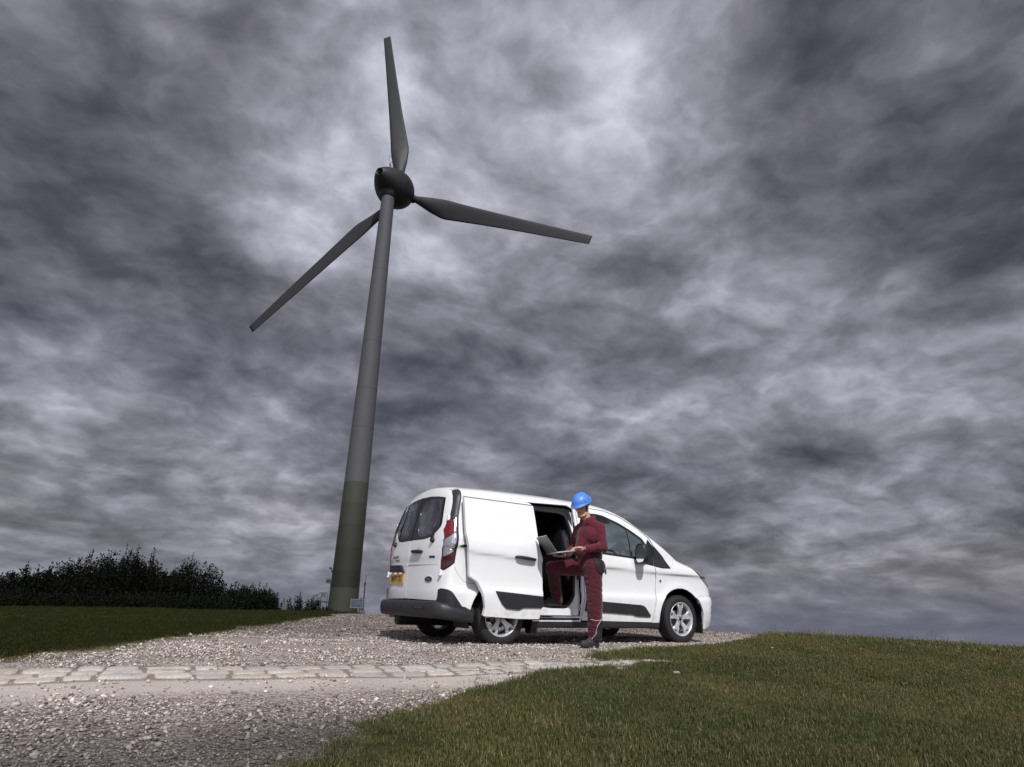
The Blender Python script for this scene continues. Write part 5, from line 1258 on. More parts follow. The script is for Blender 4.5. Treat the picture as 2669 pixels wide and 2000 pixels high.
horn = rounded([(-.785, .44), (-.786, .612), (-.74, .606), (-.70, .585), (-.668, .548), (-.51, .372), (-.470, .350), (-.405, .345), (-.405, .27), (-.60, .27), (-.785, .30)], .02, 3)
for mir in (False, True): patch('bumper_horn', [horn], *SR, m_clad, rb, off=.010, thick=.02, step=.025, mirror=mir)
for sg in (-1, 1):
    # the horns come round onto the rear face below the lamp
    patch('bumper_horn', [[(sg*.715, .475), (sg*.783, .612), (sg*.80, .612), (sg*.835, .60), (sg*.85, .50), (sg*.84, .44), (sg*.70, .44)]], *RE, m_clad, rb, off=.014, thick=.02, step=.02)
def bump_pt(y, z, o_=0.):
    j = np.argmin(np.abs(by_-y)+(bx_ > -.6)*5); return (float(np.interp(y, by_[20:-20], bx_[20:-20]))-.006-o_, y, z)
for y0, y1, nm, m in ((-.43, -.60, 'rear_reflector', m_dred),):
    mb = MB(); a_, b_ = bump_pt(y0, .404, .006), bump_pt(y1, .404, .004)
    V = [(a_[0], y0, .386), (b_[0], y1, .386), (b_[0], y1, .422), (a_[0], y0, .422)]; V += [(x+.02, y, z) for x, y, z in V]
    mb.add(V, [(0, 1, 2, 3), (4, 7, 6, 5), (0, 4, 5, 1), (1, 5, 6, 2), (2, 6, 7, 3), (3, 7, 4, 0)]); mb.build(nm, m, rb)
for y_ in (.42, -.02, -.36, .70):
    mb = MB(); a_ = bump_pt(y_, .40, -.002); mb.tube([a_, (a_[0]-.004, a_[1], a_[2])], .013, 12); mb.build('parking_sensor', m_frame, rb)
mb = MB(); mb.box(bump_pt(-.635, .404, .002), (.01, .03, .03), bev=.003); mb.build('towing_eye_cover', m_in2, rb)
# --- sills, underbody, wheel housings
for sg in (-1, 1):
    mb = MB(); prof = [(.80, .205), (.862, .195), (.880, .215), (.885, .262), (.872, .276), (.80, .278)]
    V = []; xs_ = np.linspace(.445, 2.615, 20)
    for x in xs_: V += [(x, sg*y, z) for y, z in prof]
    k = len(prof); F = [(i*k+j, i*k+(j+1) % k, (i+1)*k+(j+1) % k, (i+1)*k+j) for i in range(19) for j in range(k)]+[tuple(range(k)), tuple(19*k+j for j in range(k))[::-1]]
    mb.add(V, F); mb.build('sill', m_clad, van)
mb = MB(); mb.box((1.55, 0, .31), (2.0, 1.60, .12)); mb.box((0, 0, .50), (1.1, 1.05, .10)); mb.box((3.06, 0, .42), (1.2, 1.05, .30)); mb.box((-.45, 0, .36), (.40, .9, .08)); mb.tube([(-.80, .35, .26), (.4, .30, .25)], .09, 10); mb.tube([(0, -.7, .31), (0, .7, .31)], .045, 8); mb.box((3.55, 0, .30), (.25, 1.2, .14))
mb.build('underbody', m_in, van)
mb = MB(); mb.tube([(-.86, .47, .275), (-.5, .47, .285)], .024, 10); mb.build('exhaust_pipe', m_alu, van)
for cx in (0, 3.062):
    for sg in (-1, 1):
        mb = MB(); V = []; n = 24
        for y in (.50, .868): V += [(cx+.455*math.cos(a), sg*y, .33+.425*math.sin(a)) for a in np.linspace(-.35, math.pi+.35, n)]
        F = [(i, i+1, n+i+1, n+i) for i in range(n-1)]; k = len(V); V += [(cx, sg*.50, .33)]; F += [(i, i+1, k) for i in range(n-1)]
        mb.add(V, F, True); mb.build('wheel_arch_liner', m_in, van, fixn=False)
mb = MB(); mb.box((2.585, -.80, .235), (.02, .14, .08), bev=.004); mb.box((3.50, -.80, .20), (.03, .16, .14), bev=.004); mb.build('mud_flap', m_in, van)
mb = MB(); mb.box((.50, -.78, .20), (.10, .16, .14), bev=.02); mb.build('rear_suspension_fairing', m_in, van)
# --- wheels
def make_wheel():
    w = bpy.data.objects.new('wheel', None); COL.objects.link(w)
    # local: axis along y, outer face at -y
    mb = MB(); prof = [(.226, -.096), (.236, -.103), (.262, -.107), (.292, -.104), (.309, -.097), (.318, -.086)]
    for k in range(5):
        y0 = -.084+k*.0355; prof += [(.3255, y0+.002), (.3265, y0+.012), (.3265, y0+.025), (.3175, y0+.0265), (.3175, y0+.0325)]
    prof = prof[:-2]+[(.318, .090), (.305, .099), (.28, .105), (.24, .102), (.222, .094)]
    mb.lathe(prof, 72, axis='Y'); mb.build('tyre', m_rub, w)
    # shoulder blocks
    mb = MB()
    for i in range(60):
        a = 2*math.pi*i/60; 
        for sg in (-1,):
            mb.box((.3165*math.cos(a), sg*.0945, .3165*math.sin(a)), (.008, .012, .015), Matrix.Rotation(-a, 3, 'Y'))
    o = mb.build('tread_blocks', m_rub, w); o['kind'] = 'stuff'
    mb = MB(); mb.lathe([(.222, .09), (.210, .08), (.203, .02), (.201, -.05), (.209, -.078), (.216, -.088), (.2285, -.098), (.2310, -.105), (.2245, -.108), (.214, -.098), (.207, -.080)], 64, axis='Y'); rim = mb.build('rim', m_alu, w)
    mb = MB(); mb.lathe([(.001, -.03), (.125, -.03), (.128, -.02), (.001, -.018)], 48, axis='Y'); mb.build('brake_disc', mat('brake_steel', (.12, .12, .12), .35, .9), w)
    mb = MB(); mb.box((.10, -.035, .05), (.07, .04, .14), bev=.01); mb.build('brake_caliper', m_frame, w)
    # five forked spokes
    for k in range(5):
        a0 = 2*math.pi*k/5+math.pi/2+.10
        mb = MB()
        half = [(.030, .030), (.075, .027), (.110, .031), (.140, .042), (.168, .056), (.210, .068)]
        notch = [(.210, .032), (.186, .028), (.170, .015)]
        poly = half+notch; poly += [(r_, -t_) for r_, t_ in poly[::-1]]
        def dep(r_): return np.interp(r_, [0, .04, .08, .14, .18, .21], [-.074, -.076, -.083, -.094, -.0965, -.092])
        n = len(poly); V = []
        for lay in range(4):
            sc = (0.0, 0.0, .004, .008)[0]
            for (r_, t_) in poly:
                d_ = dep(r_); tt = t_
                if lay == 0: y = d_; tt = t_*(1-.14*(abs(t_) > .02))
                elif lay == 1: y = d_+.006; tt = t_
                elif lay == 2: y = d_+.020; tt = t_
                else: y = d_+.034; tt = t_*.9
                x, z = r_*math.cos(a0)-tt*math.sin(a0), r_*math.sin(a0)+tt*math.cos(a0); V.append((x, y, z))
        tri = delaunay_2d_cdt([Vector(p) for p in poly], [(i, (i+1) % n) for i in range(n)], [], 1, 1e-6)[2]
        F = [tuple(t) for t in tri]+[tuple(i+3*n for i in t[::-1]) for t in tri]
        for l_ in range(3): F += [(l_*n+i, l_*n+(i+1) % n, (l_+1)*n+(i+1) % n, (l_+1)*n+i) for i in range(n)]
        mb.add(V, F); mb.build('spoke', m_alu, w)
    mb = MB(); mb.lathe([(.001, -.077), (.030, -.077), (.062, -.080), (.066, -.076), (.066, -.045)], 40, axis='Y'); mb.build('hub', m_alu, w)
    mb = MB(); mb.lathe([(.001, -.0845), (.018, -.084), (.024, -.082), (.026, -.076)], 28, axis='Y'); cp_ = mb.build('centre_cap', m_blue, w)
    for k in range(5):
        a = 2*math.pi*(k+.5)/5+math.pi/2+.10; c_ = (.048*math.cos(a), 0, .048*math.sin(a)); mb = MB()
        mb.lathe([(.001, -.090), (.0085, -.089), (.0095, -.085), (.0095, -.072)], 8, axis='Y', c=c_); mb.build('wheel_nut', m_chr, w)
        mb = MB(); mb.lathe([(.0105, -.0808), (.0150, -.0812), (.0150, -.078)], 14, axis='Y', c=c_); mb.build('nut_recess', m_frame, w)
    return w
w0 = make_wheel()
def clone(o, parent):
    c = o.copy(); COL.objects.link(c); c.parent = parent
    for ch in o.children: clone(ch, c)
    return c
for i, (cx, sg, rot) in enumerate(((0, -1, 0.), (3.062, -1, .12), (0, 1, .4), (3.062, 1, .9))):
    w = w0 if i == 0 else clone(w0, van)
    w.parent = van; w.location = (cx, sg*.785, .321); w.rotation_euler = (0, rot, 0 if sg < 0 else math.pi)
# --- inside: load space liner, bulkhead, seats, dash
mb = MB(); mb.box((.22, 0, .455), (1.86, 1.60, .03)); fl = mb.build('load_floor', m_in2, van)
CR = [(-.66, .48), (1.16, .48), (1.14, 1.68), (-.58, 1.70)]
patch('load_lining', [CR], *SR, m_in, van, off=-.075, thick=.01, step=.08, mirror=True)
patch('load_lining', [[(-.66, .48), (.30, .48), (.30, 1.68), (-.58, 1.70)]], *SR, m_in, van, off=-.085, thick=.01, step=.08)
mb = MB(); mb.box((.30, 0, 1.775), (1.55, 1.10, .02)); mb.box((.36, -.60, 1.72), (1.50, .16, .02), Matrix.Rotation(R(35), 3, 'X')); mb.box((.36, .60, 1.72), (1.50, .16, .02), Matrix.Rotation(R(-35), 3, 'X')); mb.build('load_ceiling', m_in, van)
# bulkhead: bulged black moulding with a mesh-guarded window
mb = MB()
def bulk_x(y, z):
    s_ = 0
    for yc in (-.40, .40):
        q = ((y-yc)/.33)**4+((z-1.12)/.44)**4
        s_ = max(s_, 1/(1+math.exp(min(50, (q-1)*5))))
    return 1.20+.10*0-.11*s_*1.0
V = []; ny, nz = 60, 50
for i in range(ny):
    for j in range(nz):
        y = -.83+1.66*i/(ny-1); z = .45+1.36*j/(nz-1); V.append((bulk_x(y, z), y*min(1, .80/.83 if z < 1.2 else (.80-(z-1.2)*.26)/.83), z))
F = [(i*nz+j, (i+1)*nz+j, (i+1)*nz+j+1, i*nz+j+1) for i in range(ny-1) for j in range(nz-1) if not (abs((V[i*nz+j][1]) - .42) < .26 and 1.40 < V[i*nz+j][2] < 1.56)]
mb.add(V, F, True); bk = mb.build('bulkhead', mat('gloss_moulding', (.014, .014, .017), .22, coat=.4), van, fixn=False)
mb = MB()
for k in range(13): mb.tube([(1.19, .16+.045*k, 1.39), (1.19, .16+.045*k, 1.57)], .006, 4)
for k in range(5): mb.tube([(1.19, .14, 1.40+.04*k), (1.19, .70, 1.40+.04*k)], .006, 4)
o = mb.build('window_mesh', m_in2, bk); o['kind'] = 'stuff'
mb = MB(); mb.tube([(1.06, -.66, .50), (1.03, -.70, .9), (1.08, -.72, 1.0)], .006, 5); mb.build('load_strap', m_in2, van)
m_seat = mat('seat_fabric', (.022, .022, .025), .8, bump=(120, .4, .003))
def rbox(mb, c, d, rot=None, bev=.05, sub=1): mb.box(c, d, rot, bev)
for sg in (-1, 1):
    st_o = bpy.data.objects.new('seat', None)
    mb = MB(); mb.box((1.70, sg*.40, .80), (.50, .50, .16), Matrix.Rotation(R(-6), 3, 'Y'), .05); sc_ = mb.build('seat', m_seat, van)
    mb = MB(); mb.box((1.46, sg*.40, 1.12), (.14, .48, .62), Matrix.Rotation(R(-14), 3, 'Y'), .05); mb.build('backrest', m_seat, sc_)
    mb = MB(); mb.box((1.375, sg*.40, 1.50), (.10, .27, .19), Matrix.Rotation(R(-12), 3, 'Y'), .04); mb.tube([(1.40, sg*.40-.06, 1.38), (1.385, sg*.40-.06, 1.45)], .007, 6); mb.tube([(1.40, sg*.40+.06, 1.38), (1.385, sg*.40+.06, 1.45)], .007, 6); mb.build('headrest', m_seat, sc_)
mb = MB(); mb.box((2.62, 0, .96), (.48, 1.50, .30), Matrix.Rotation(R(6), 3, 'Y'), .08); mb.box((2.50, -.37, 1.08), (.20, .40, .10), Matrix.Rotation(R(20), 3, 'Y'), .04); mb.build('dashboard', m_in, van)
mb = MB(); cS = Vector((2.22, -.38, 1.08)); ax1 = Vector((0, 1, 0)); ax2 = Vector((-.42, 0, .90)).normalized()
mb.tube([cS+(ax1*math.cos(a)+ax2*math.sin(a))*.185 for a in np.linspace(0, 6.283, 37)[:-1]], .015, 8, closed=True); sw_ = mb.build('steering_wheel', m_in, van)
mb = MB(); mb.tube([cS+ax1*.17, cS+Vector((.03, 0, 0)), cS-ax1*.17], [.014, .04, .014], 8); mb.tube([cS+Vector((.02, 0, 0)), cS+Vector((.28, 0, -.12))], .05, 10); mb.build('steering_column', m_in, sw_)
mb = MB(); mb.box((2.06, -.10, 1.60), (.05, .24, .085), Matrix.Rotation(R(14), 3, 'X'), .022); mb.tube([(2.08, -.10, 1.62), (2.14, -.06, 1.70)], .014, 6); mb.build('interior_mirror', m_frame, van)
mb = MB(); mb.box((1.93, -.38, 1.655), (.20, .40, .02), Matrix.Rotation(R(24), 3, 'Y'), .008); mb.build('sun_visor', m_in, van)
mb = MB(); mb.box((1.9, 0, .50), (1.45, 1.60, .03)); mb.build('cab_floor', m_in, van)
mb = MB(); mb.box((2.95, 0, .72), (.04, 1.40, .7)); mb.build('firewall', m_in, van)
for sg in (-1, 1):
    mb = MB(); mb.box((1.90, sg*.80, .80), (1.26, .03, .60), None, .01); mb.build('door_card', m_in, van)
mb = MB(); mb.box((1.42, 0, 1.79), (.5, 1.16, .02)); mb.build('cab_ceiling', mat('headlining', (.16, .16, .16), .9), van)
for sg in (-1, 1):
    mb = MB(); mb.box((1.24, sg*.74, 1.0), (.08, .04, .9)); mb.build('pillar_trim', m_in, van)

# ------------------------------------------------------------------ the man in burgundy work clothes
def capsule_mesh(segs, vox, smooth_it=6, name='m'):
    """segs: (p, q, r1, r2) tapered capsules or (centre, (rx, ry, rz), rot) ellipsoids, merged by voxel remesh"""
    V = []; F = []
    SV, SF = icos()
    # subdivide icosphere once or twice
    def sub(V, F):
        V = [Vector(v) for v in V]; cache = {}; F2 = []
        def mid(a, b):
            k = (min(a, b), max(a, b))
            if k not in cache: cache[k] = len(V); V.append(((V[a]+V[b])/2).normalized())
            return cache[k]
        for a, b, c in F:
            ab, bc, ca = mid(a, b), mid(b, c), mid(c, a); F2 += [(a, ab, ca), (b, bc, ab), (c, ca, bc), (ab, bc, ca)]
        return V, F2
    sV, sF = sub(*sub(SV, SF))
    for s in segs:
        if len(s) == 4:
            p, q, r1, r2 = Vector(s[0]), Vector(s[1]), s[2], s[3]; d = q-p; L = d.length; t = d.normalized() if L > 1e-6 else Vector((0, 0, 1)); u = t.orthogonal().normalized(); w = t.cross(u); k = len(V); n = 20
            rows = []
            for a in np.linspace(-90, 0, 6)[1:]: rows.append((p+t*r1*math.sin(R(a)), r1*math.cos(R(a))))
            for a in np.linspace(0, 90, 6)[:-1]: rows.append((q+t*r2*math.sin(R(a)), r2*math.cos(R(a))))
            V.append(p-t*r1); 
            for c, rr in rows:
                for j in range(n): V.append(c+(u*math.cos(2*math.pi*j/n)+w*math.sin(2*math.pi*j/n))*rr)
            V.append(q+t*r2)
            for j in range(n): F.append((k, k+1+(j+1) % n, k+1+j))
            for i in range(len(rows)-1):
                for j in range(n): F.append((k+1+i*n+j, k+1+i*n+(j+1) % n, k+1+(i+1)*n+(j+1) % n, k+1+(i+1)*n+j))
            e = len(V)-1; b = k+1+(len(rows)-1)*n
            for j in range(n): F.append((b+j, b+(j+1) % n, e))
        else:
            c, r, rot = s; k = len(V)
            for v in sV:
                q = Vector((v[0]*r[0], v[1]*r[1], v[2]*r[2])); 
                if rot is not None: q = rot @ q
                V.append(Vector(c)+q)
            F += [tuple(i+k for i in f) for f in sF]
    me = bpy.data.meshes.new(name); me.from_pydata([tuple(v) for v in V], [], F); me.update()
    o = bpy.data.objects.new(name, me); COL.objects.link(o)
    md = o.modifiers.new('r', 'REMESH'); md.mode = 'VOXEL'; md.voxel_size = vox
    if smooth_it: sm = o.modifiers.new('s', 'SMOOTH'); sm.iterations = smooth_it; sm.factor = .5
    bpy.context.view_layer.update(); dg = bpy.context.evaluated_depsgraph_get()
    m2 = bpy.data.meshes.new_from_object(o.evaluated_get(dg)); bpy.data.objects.remove(o); bpy.data.meshes.remove(me)
    m2.polygons.foreach_set('use_smooth', [True]*len(m2.polygons)); m2.name = name
    return m2
def disp(me, fn):
    """displace along normals by fn(co, no)"""
    n = len(me.vertices); co = np.zeros(n*3); no = np.zeros(n*3); me.vertices.foreach_get('co', co); me.vertices.foreach_get('normal', no)
    co = co.reshape(-1, 3); no = no.reshape(-1, 3); d = np.array([fn(c, m_) for c, m_ in zip(co, no)]); co += no*d[:, None]
    me.vertices.foreach_set('co', co.ravel()); me.update()
def cut(me, keep):
    """drop faces whose centre fails keep(x, y, z)"""
    import bmesh
    bm = bmesh.new(); bm.from_mesh(me); bmesh.ops.delete(bm, geom=[f for f in bm.faces if not keep(f.calc_center_median())], context='FACES'); bm.to_mesh(me); bm.free(); me.update()
def fold(c, sc, st, axis=(0, 0, 1), seed=0.):
    """elongated cloth folds: noise stretched across 'axis'"""
    a = Vector(axis).normalized(); v = Vector(c); t = v.dot(a); q = (v-a*t)*sc[0]+a*t*sc[1]+Vector((seed, seed*.7, 0))
    n = noise.noise(q)+.3*noise.noise(q*1.9)
    return -st*.75*max(0., 1-abs(n)*2.6)**1.5
m_skin = mat('skin', (.56, .35, .25), .45, bump=(60, .15, .002), var=.10, vscale=25, spec=.4); m_hair = mat('dark_hair', (.018, .012, .009), .6, bump=(160, .8, .004))
def cloth_mat(nm, col):
    m = mat(nm, col, .82, var=.14, vscale=9, sheen=.25, spec=.25); t = NT(m.node_tree); b = [n for n in t.t.nodes if n.type == 'BSDF_PRINCIPLED'][0]
    P = t.n('ShaderNodeTexCoord').outputs['Object']; bn = t.n('ShaderNodeBump'); bn.inputs['Strength'].default_value = .5; bn.inputs['Distance'].default_value = .0045
    st = t.n('ShaderNodeMapping'); st.inputs['Scale'].default_value = (1.6, 1.6, 3.2); t.l(P, st.inputs[0])
    wn_ = t.noise(st.outputs[0], 5, 3, .5, .9); cr = t.math('POWER', t.math('SUBTRACT', 1., t.math('MULTIPLY', t.math('ABSOLUTE', t.math('SUBTRACT', wn_, .5)), 5., clamp=True), clamp=True), 3.)
    t.l(t.math('ADD', t.math('MULTIPLY', cr, -.8), t.math('MULTIPLY', t.noise(P, 300, 2, .5), .03)), bn.inputs['Height']); t.l(bn.outputs[0], b.inputs['Normal']); return m
m_shirt = cloth_mat('burgundy_jersey', (.100, .010, .023)); m_trou = cloth_mat('burgundy_twill', (.068, .007, .016)); m_blkc = mat('black_cordura', (.012, .012, .015), .75, bump=(200, .5, .002))
m_refl = mat('reflective_piping', (.45, .45, .46), .4); m_boot = mat('boot_leather', (.028, .030, .034), .6, bump=(90, .5, .003), var=.25, vscale=30); m_sole = mat('boot_sole', (.016, .016, .018), .7)
PB = (.95, -1.36, 0.0)
man = thing('person', 'man in burgundy work clothes and blue hard hat typing on a laptop beside van', 'person', PB)
def prel(o): return rel(o, PB)
V3 = Vector
# joints
hipL, kneL, ankL = V3((1.00, -1.38, .93)), V3((1.005, -1.40, .53)), V3((1.03, -1.37, .11))
hipR, kneR, ankR = V3((.98, -1.19, .93)), V3((.665, -.985, .905)), V3((.865, -.835, .56))
pel = V3((1.03, -1.28, .96)); wst = V3((1.03, -1.28, 1.10)); chs = V3((1.02, -1.29, 1.32)); nck = V3((.985, -1.31, 1.500)); 
shL, elL, wrL = V3((1.05, -1.470, 1.400)), V3((1.035, -1.535, 1.165)), V3((.800, -1.455, 1.128))
shR, elR, wrR = V3((.985, -1.13, 1.385)), V3((.965, -1.03, 1.155)), V3((.735, -1.13, 1.060))
# head frame: looks down to the left of the picture, a little towards the camera
hc = V3((.868, -1.338, 1.640)); f_ = V3((-.86, -.36, -.36)).normalized(); sL = V3((f_.y*-1, f_.x, 0)).normalized()*1.0   # sL: the man's left
sL = V3((0, 0, 1)).cross(f_).normalized(); u_ = f_.cross(sL).normalized()
HR = Matrix((f_, sL, u_)).transposed()         # local x forward, y left, z up
def hp_(x, y, z): return hc+f_*x+sL*y+u_*z
def fing(base, d, up, lens, r0, curl):
    out = []; p = V3(base); d = V3(d).normalized(); ax = d.cross(V3(up)).normalized()
    for i, L in enumerate(lens):
        d = Matrix.Rotation(-curl[i], 3, ax) @ d; q = p+d*L; out.append((p.copy(), q.copy(), r0*(1-.12*i), r0*(1-.12*(i+1)))); p = q
    return out
segs = []
# torso + legs + arms (hidden under the clothes, kept so the body is one figure)
segs += [(pel, wst, .125, .115), (wst, chs, .115, .13), (chs, nck-V3((0, 0, .05)), .12, .065), (shL, shR, .05, .05), (nck-V3((0, 0, .03)), hp_(-.040, 0, -.055), .062, .058), (hipL, pel, .10, .12), (hipR, pel, .10, .12),
         (hipL, kneL, .085, .055), (kneL, ankL, .052, .035), (hipR, kneR, .085, .055), (kneR, ankR, .052, .035), (ankL, ankL+V3((-.14, -.01, -.06)), .035, .03), (ankR, ankR+V3((-.12, .05, -.05)), .035, .03),
         (shL, elL, .045, .034), (elL, wrL, .030, .026), (shR, elR, .045, .034), (elR, wrR, .030, .026)]
# head: skull, jaw, face features
segs += [((hp_(-.018, 0, .035)), (.098, .076, .092), HR), ((hp_(.018, 0, -.02)), (.078, .064, .088), HR), ((hp_(.045, 0, -.085)), (.040, .040, .034), HR), ((hp_(.02, 0, -.065)), (.058, .052, .040), HR),
         ((hp_(.088, 0, .034)), (.012, .046, .012), HR),                      # brow
         (hp_(.094, 0, .022), hp_(.116, 0, -.018), .0085, .0125), (hp_(.104, .011, -.022), hp_(.104, -.011, -.022), .009, .009),   # nose
         (hp_(.092, .018, -.052), hp_(.092, -.018, -.052), .0085, .0085), (hp_(.090, .015, -.062), hp_(.090, -.015, -.062), .008, .008),  # lips
         (hp_(.086, .012, -.090), hp_(.086, -.012, -.090), .016, .016),       # chin
         (hp_(.066, .044, -.008), hp_(.050, .056, .0), .014, .012), (hp_(.066, -.044, -.008), hp_(.050, -.056, .0), .014, .012),  # cheek bones
         (hp_(.012, .056, -.06), hp_(.060, .036, -.086), .014, .014), (hp_(.012, -.056, -.06), hp_(.060, -.036, -.086), .014, .014)]
for sg in (1, -1):     # ears
    segs += [((hp_(-.012, sg*.078, .004)), (.017, .008, .030), HR @ Matrix.Rotation(R(-12), 3, 'Y')), (hp_(-.010, sg*.076, -.022), hp_(-.006, sg*.074, -.026), .007, .006)]
# left hand: on the keyboard, knuckles up
hL = (V3((.60, -1.37, 1.118))-wrL).normalized(); wl = wrL+hL*.02
pl_c = wrL+hL*.055+V3((0, 0, .012)); upL = V3((0, 0, 1)); lat = hL.cross(upL).normalized()   # lat: towards the man's right? (image depth)
latL = -lat if lat.y > 0 else lat      # towards camera (thumb is on the far side for a palm-down left hand)
HL = Matrix((hL, latL, hL.cross(latL))).transposed()
segs += [(pl_c, (.050, .040, .0165), HL), (wrL, wrL+hL*.03, .027, .026)]
for i, (off, ln) in enumerate(((-.026, .040), (-.009, .045), (.009, .042), (.026, .034))):   # index .. little
    b = pl_c+hL*.036+latL*(off)+V3((0, 0, .004)); segs += fing(b, hL+latL*(off*4), upL, (ln, ln*.62, ln*.5), .0092, (R(8+3*i), R(-34) if False else R(30), R(34)))
segs += fing(pl_c-hL*.020-latL*.034-V3((0, 0, .004)), hL-latL*.55-V3((0, 0, .15)), upL, (.038, .030, .022), .0105, (R(5), R(18), R(12)))
# right hand: open under the laptop, fingers reaching towards the hinge
hR_ = (V3((.56, -1.15, 1.046))-wrR).normalized(); pr_c = wrR+hR_*.055+V3((0, 0, -.006)); latR = V3((0, 1, 0))-hR_*hR_.y; latR.normalize()
HRr = Matrix((hR_, latR, hR_.cross(latR))).transposed()
segs += [(pr_c, (.052, .041, .017), HRr), (wrR, wrR+hR_*.03, .027, .026)]
for i, (off, ln) in enumerate(((-.027, .034), (-.009, .042), (.009, .045), (.027, .040))):
    b = pr_c+hR_*.036+latR*off; segs += fing(b, hR_+latR*(off*5), V3((0, 0, -1)), (ln, ln*.62, ln*.5), .0092, (R(6), R(14+2*i), R(12)))
segs += fing(pr_c-hR_*.015-latR*.036, hR_-latR*.8+V3((0, 0, .3)), V3((0, 0, -1)), (.038, .030, .022), .0105, (R(0), R(10), R(8)))
bm_ = capsule_mesh(segs, .0052, 2, 'body')
def eyesock(c, n_):
    v = V3(c)-hc; x, y, z = v.dot(f_), v.dot(sL), v.dot(u_)
    d = 0.
    if x > .05:
        for sg in (1, -1): d -= .010*math.exp(-((y-sg*.032)/.014)**2-((z-.014)/.012)**2)
        d -= .003*math.exp(-((z+.057)/.0028)**2-(y/.024)**2)     # mouth line
    return d
disp(bm_, eyesock)
body = prel(link('body', bm_, m_skin, man))
# eyelids, brows, stubble shell, hair
mb = MB()
for sg in (1, -1): mb.tube([hp_(.088, sg*.014, .036), hp_(.091, sg*.028, .041), hp_(.080, sg*.046, .036)], [.0035, .0045, .002], 6)
mb.tube([hp_(.078, .020, .012), hp_(.082, .031, .0105), hp_(.074, .043, .012)], [.0012, .0026, .0012], 6); mb.tube([hp_(.078, -.020, .012), hp_(.082, -.031, .0105), hp_(.074, -.043, .012)], [.0012, .0026, .0012], 6)
prel(mb.build('eyebrows', m_hair, man))
hm = capsule_mesh([((hp_(-.022, 0, .040)), (.103, .081, .096), HR), (hp_(-.07, 0, -.01), hp_(-.06, 0, -.045), .055, .045), (hp_(.004, .066, .01), hp_(.016, .066, -.034), .016, .009), (hp_(.004, -.066, .01), hp_(.016, -.066, -.034), .016, .009)], .006, 2, 'hair')
def khair(c):
    v = c-hc; x, z, y = v.dot(f_), v.dot(u_), v.dot(sL)
    if z > .045: return x < .07
    if x > .022: return False
    if abs(y) > .05: return z > (-.045 if x > -.005 and x < .02 else (.018 if x > -.035 else -.055))
    return z > -.07
cut(hm, khair); prel(link('hair', hm, m_hair, man))
bd_ = capsule_mesh([((hp_(.045, 0, -.085)), (.0415, .0415, .036), HR), (hp_(.086, .012, -.091), hp_(.086, -.012, -.091), .0168, .0168), (hp_(.093, .018, -.0415), hp_(.093, -.018, -.0415), .0075, .0075), ((hp_(.02, 0, -.067)), (.0590, .0530, .041), HR)], .005, 2, 'beard')
prel(link('beard', bd_, mat('stubble', (.20, .12, .088), .7, bump=(400, .6, .002), var=.35, vscale=60), man))
# --- polo sweatshirt
ss = [(pel+V3((.0, 0, .085)), wst+V3((0, 0, .02)), .150, .150), (wst, chs, .150, .158), (V3((1.02, -1.20, 1.30)), V3((1.02, -1.37, 1.30)), .135, .135), (V3((1.05, -1.22, 1.36)), V3((1.05, -1.37, 1.36)), .115, .115), (chs, nck-V3((0, 0, .045)), .14, .085), (nck-V3((.0, 0, .045)), shL, .078, .072), (nck-V3((.0, 0, .045)), shR, .078, .072), (shL, elL, .072, .062), (elL, wrL+V3((.045, 0, 0)), .062, .042), (elL+V3((.015, 0, -.01)), elL+V3((-.06, .01, -.01)), .06, .055),
      (shR, elR, .075, .060), (elR, wrR+V3((.05, .0, .01)), .058, .042), (V3((.90, -1.27, 1.12)), V3((.95, -1.28, 1.25)), .085, .10), (V3((1.10, -1.28, 1.02)), V3((1.13, -1.28, 1.30)), .11, .10)]
sm_ = capsule_mesh(ss, .008, 5, 'shirt')
def shirt_fold(c, n_):
    x, y, z = c; d = 0.
    dE = (V3(c)-elL).length; d += fold(c, (9, 34), .013*math.exp(-(dE/.14)**2), (wrL-elL)+V3((0, 0, .2)), 3.)
    d += fold(c, (5, 4), .004, (0, .3, 1), 8.)
    d += fold(c, (16, 7), .008*math.exp(-((z-1.06)/.07)**2), (0, 0, 1), 1.)
    dS = (V3(c)-(shL+V3((-.05, .02, -.08)))).length; d += fold(c, (8, 26), .009*math.exp(-(dS/.12)**2), (.7, 0, -.8), 5.)
    if min((V3(c)-wrL).length, (V3(c)-wrR).length) < .18: d *= .3
    return d
disp(sm_, shirt_fold); cut(sm_, lambda c: c.z > 1.025 and ((c-wrL).length > .09 or (c-wrL).dot((elL-wrL).normalized()) > .02) and ((c-wrR).length > .09 or (c-wrR).dot((elR-wrR).normalized()) > .02))
shirt = prel(link('shirt', sm_, m_shirt, man))
mb = MB()
nb = nck+V3((-.012, 0, .022)); cdir = V3((-.45, -.08, 1)).normalized(); cu1 = cdir.orthogonal().normalized(); cu2 = cdir.cross(cu1)
rows = []
for (h, r_) in ((-.035, .090), (.0, .082), (.018, .076), (.022, .082), (-.008, .098), (-.040, .110)):
    rows.append([nb+cdir*(h-(.020 if (cu1*math.cos(a)+cu2*math.sin(a)).x < -.75 else 0))+(cu1*math.cos(a)+cu2*math.sin(a))*r_*1.0 for a in np.linspace(0, 6.283, 25)[:-1]])
mb.add([p for r_ in rows for p in r_], [(i*24+k, i*24+(k+1) % 24, (i+1)*24+(k+1) % 24, (i+1)*24+k) for i in range(len(rows)-1) for k in range(24)], True)
prel(mb.build('collar', m_shirt, shirt, fixn=False))
mb = MB(); e_ = (elL-wrL).normalized(); mb.tube([wrL+e_*.012, wrL+e_*.05], [.040, .043], 18); prel(mb.build('cuff', m_shirt, shirt))
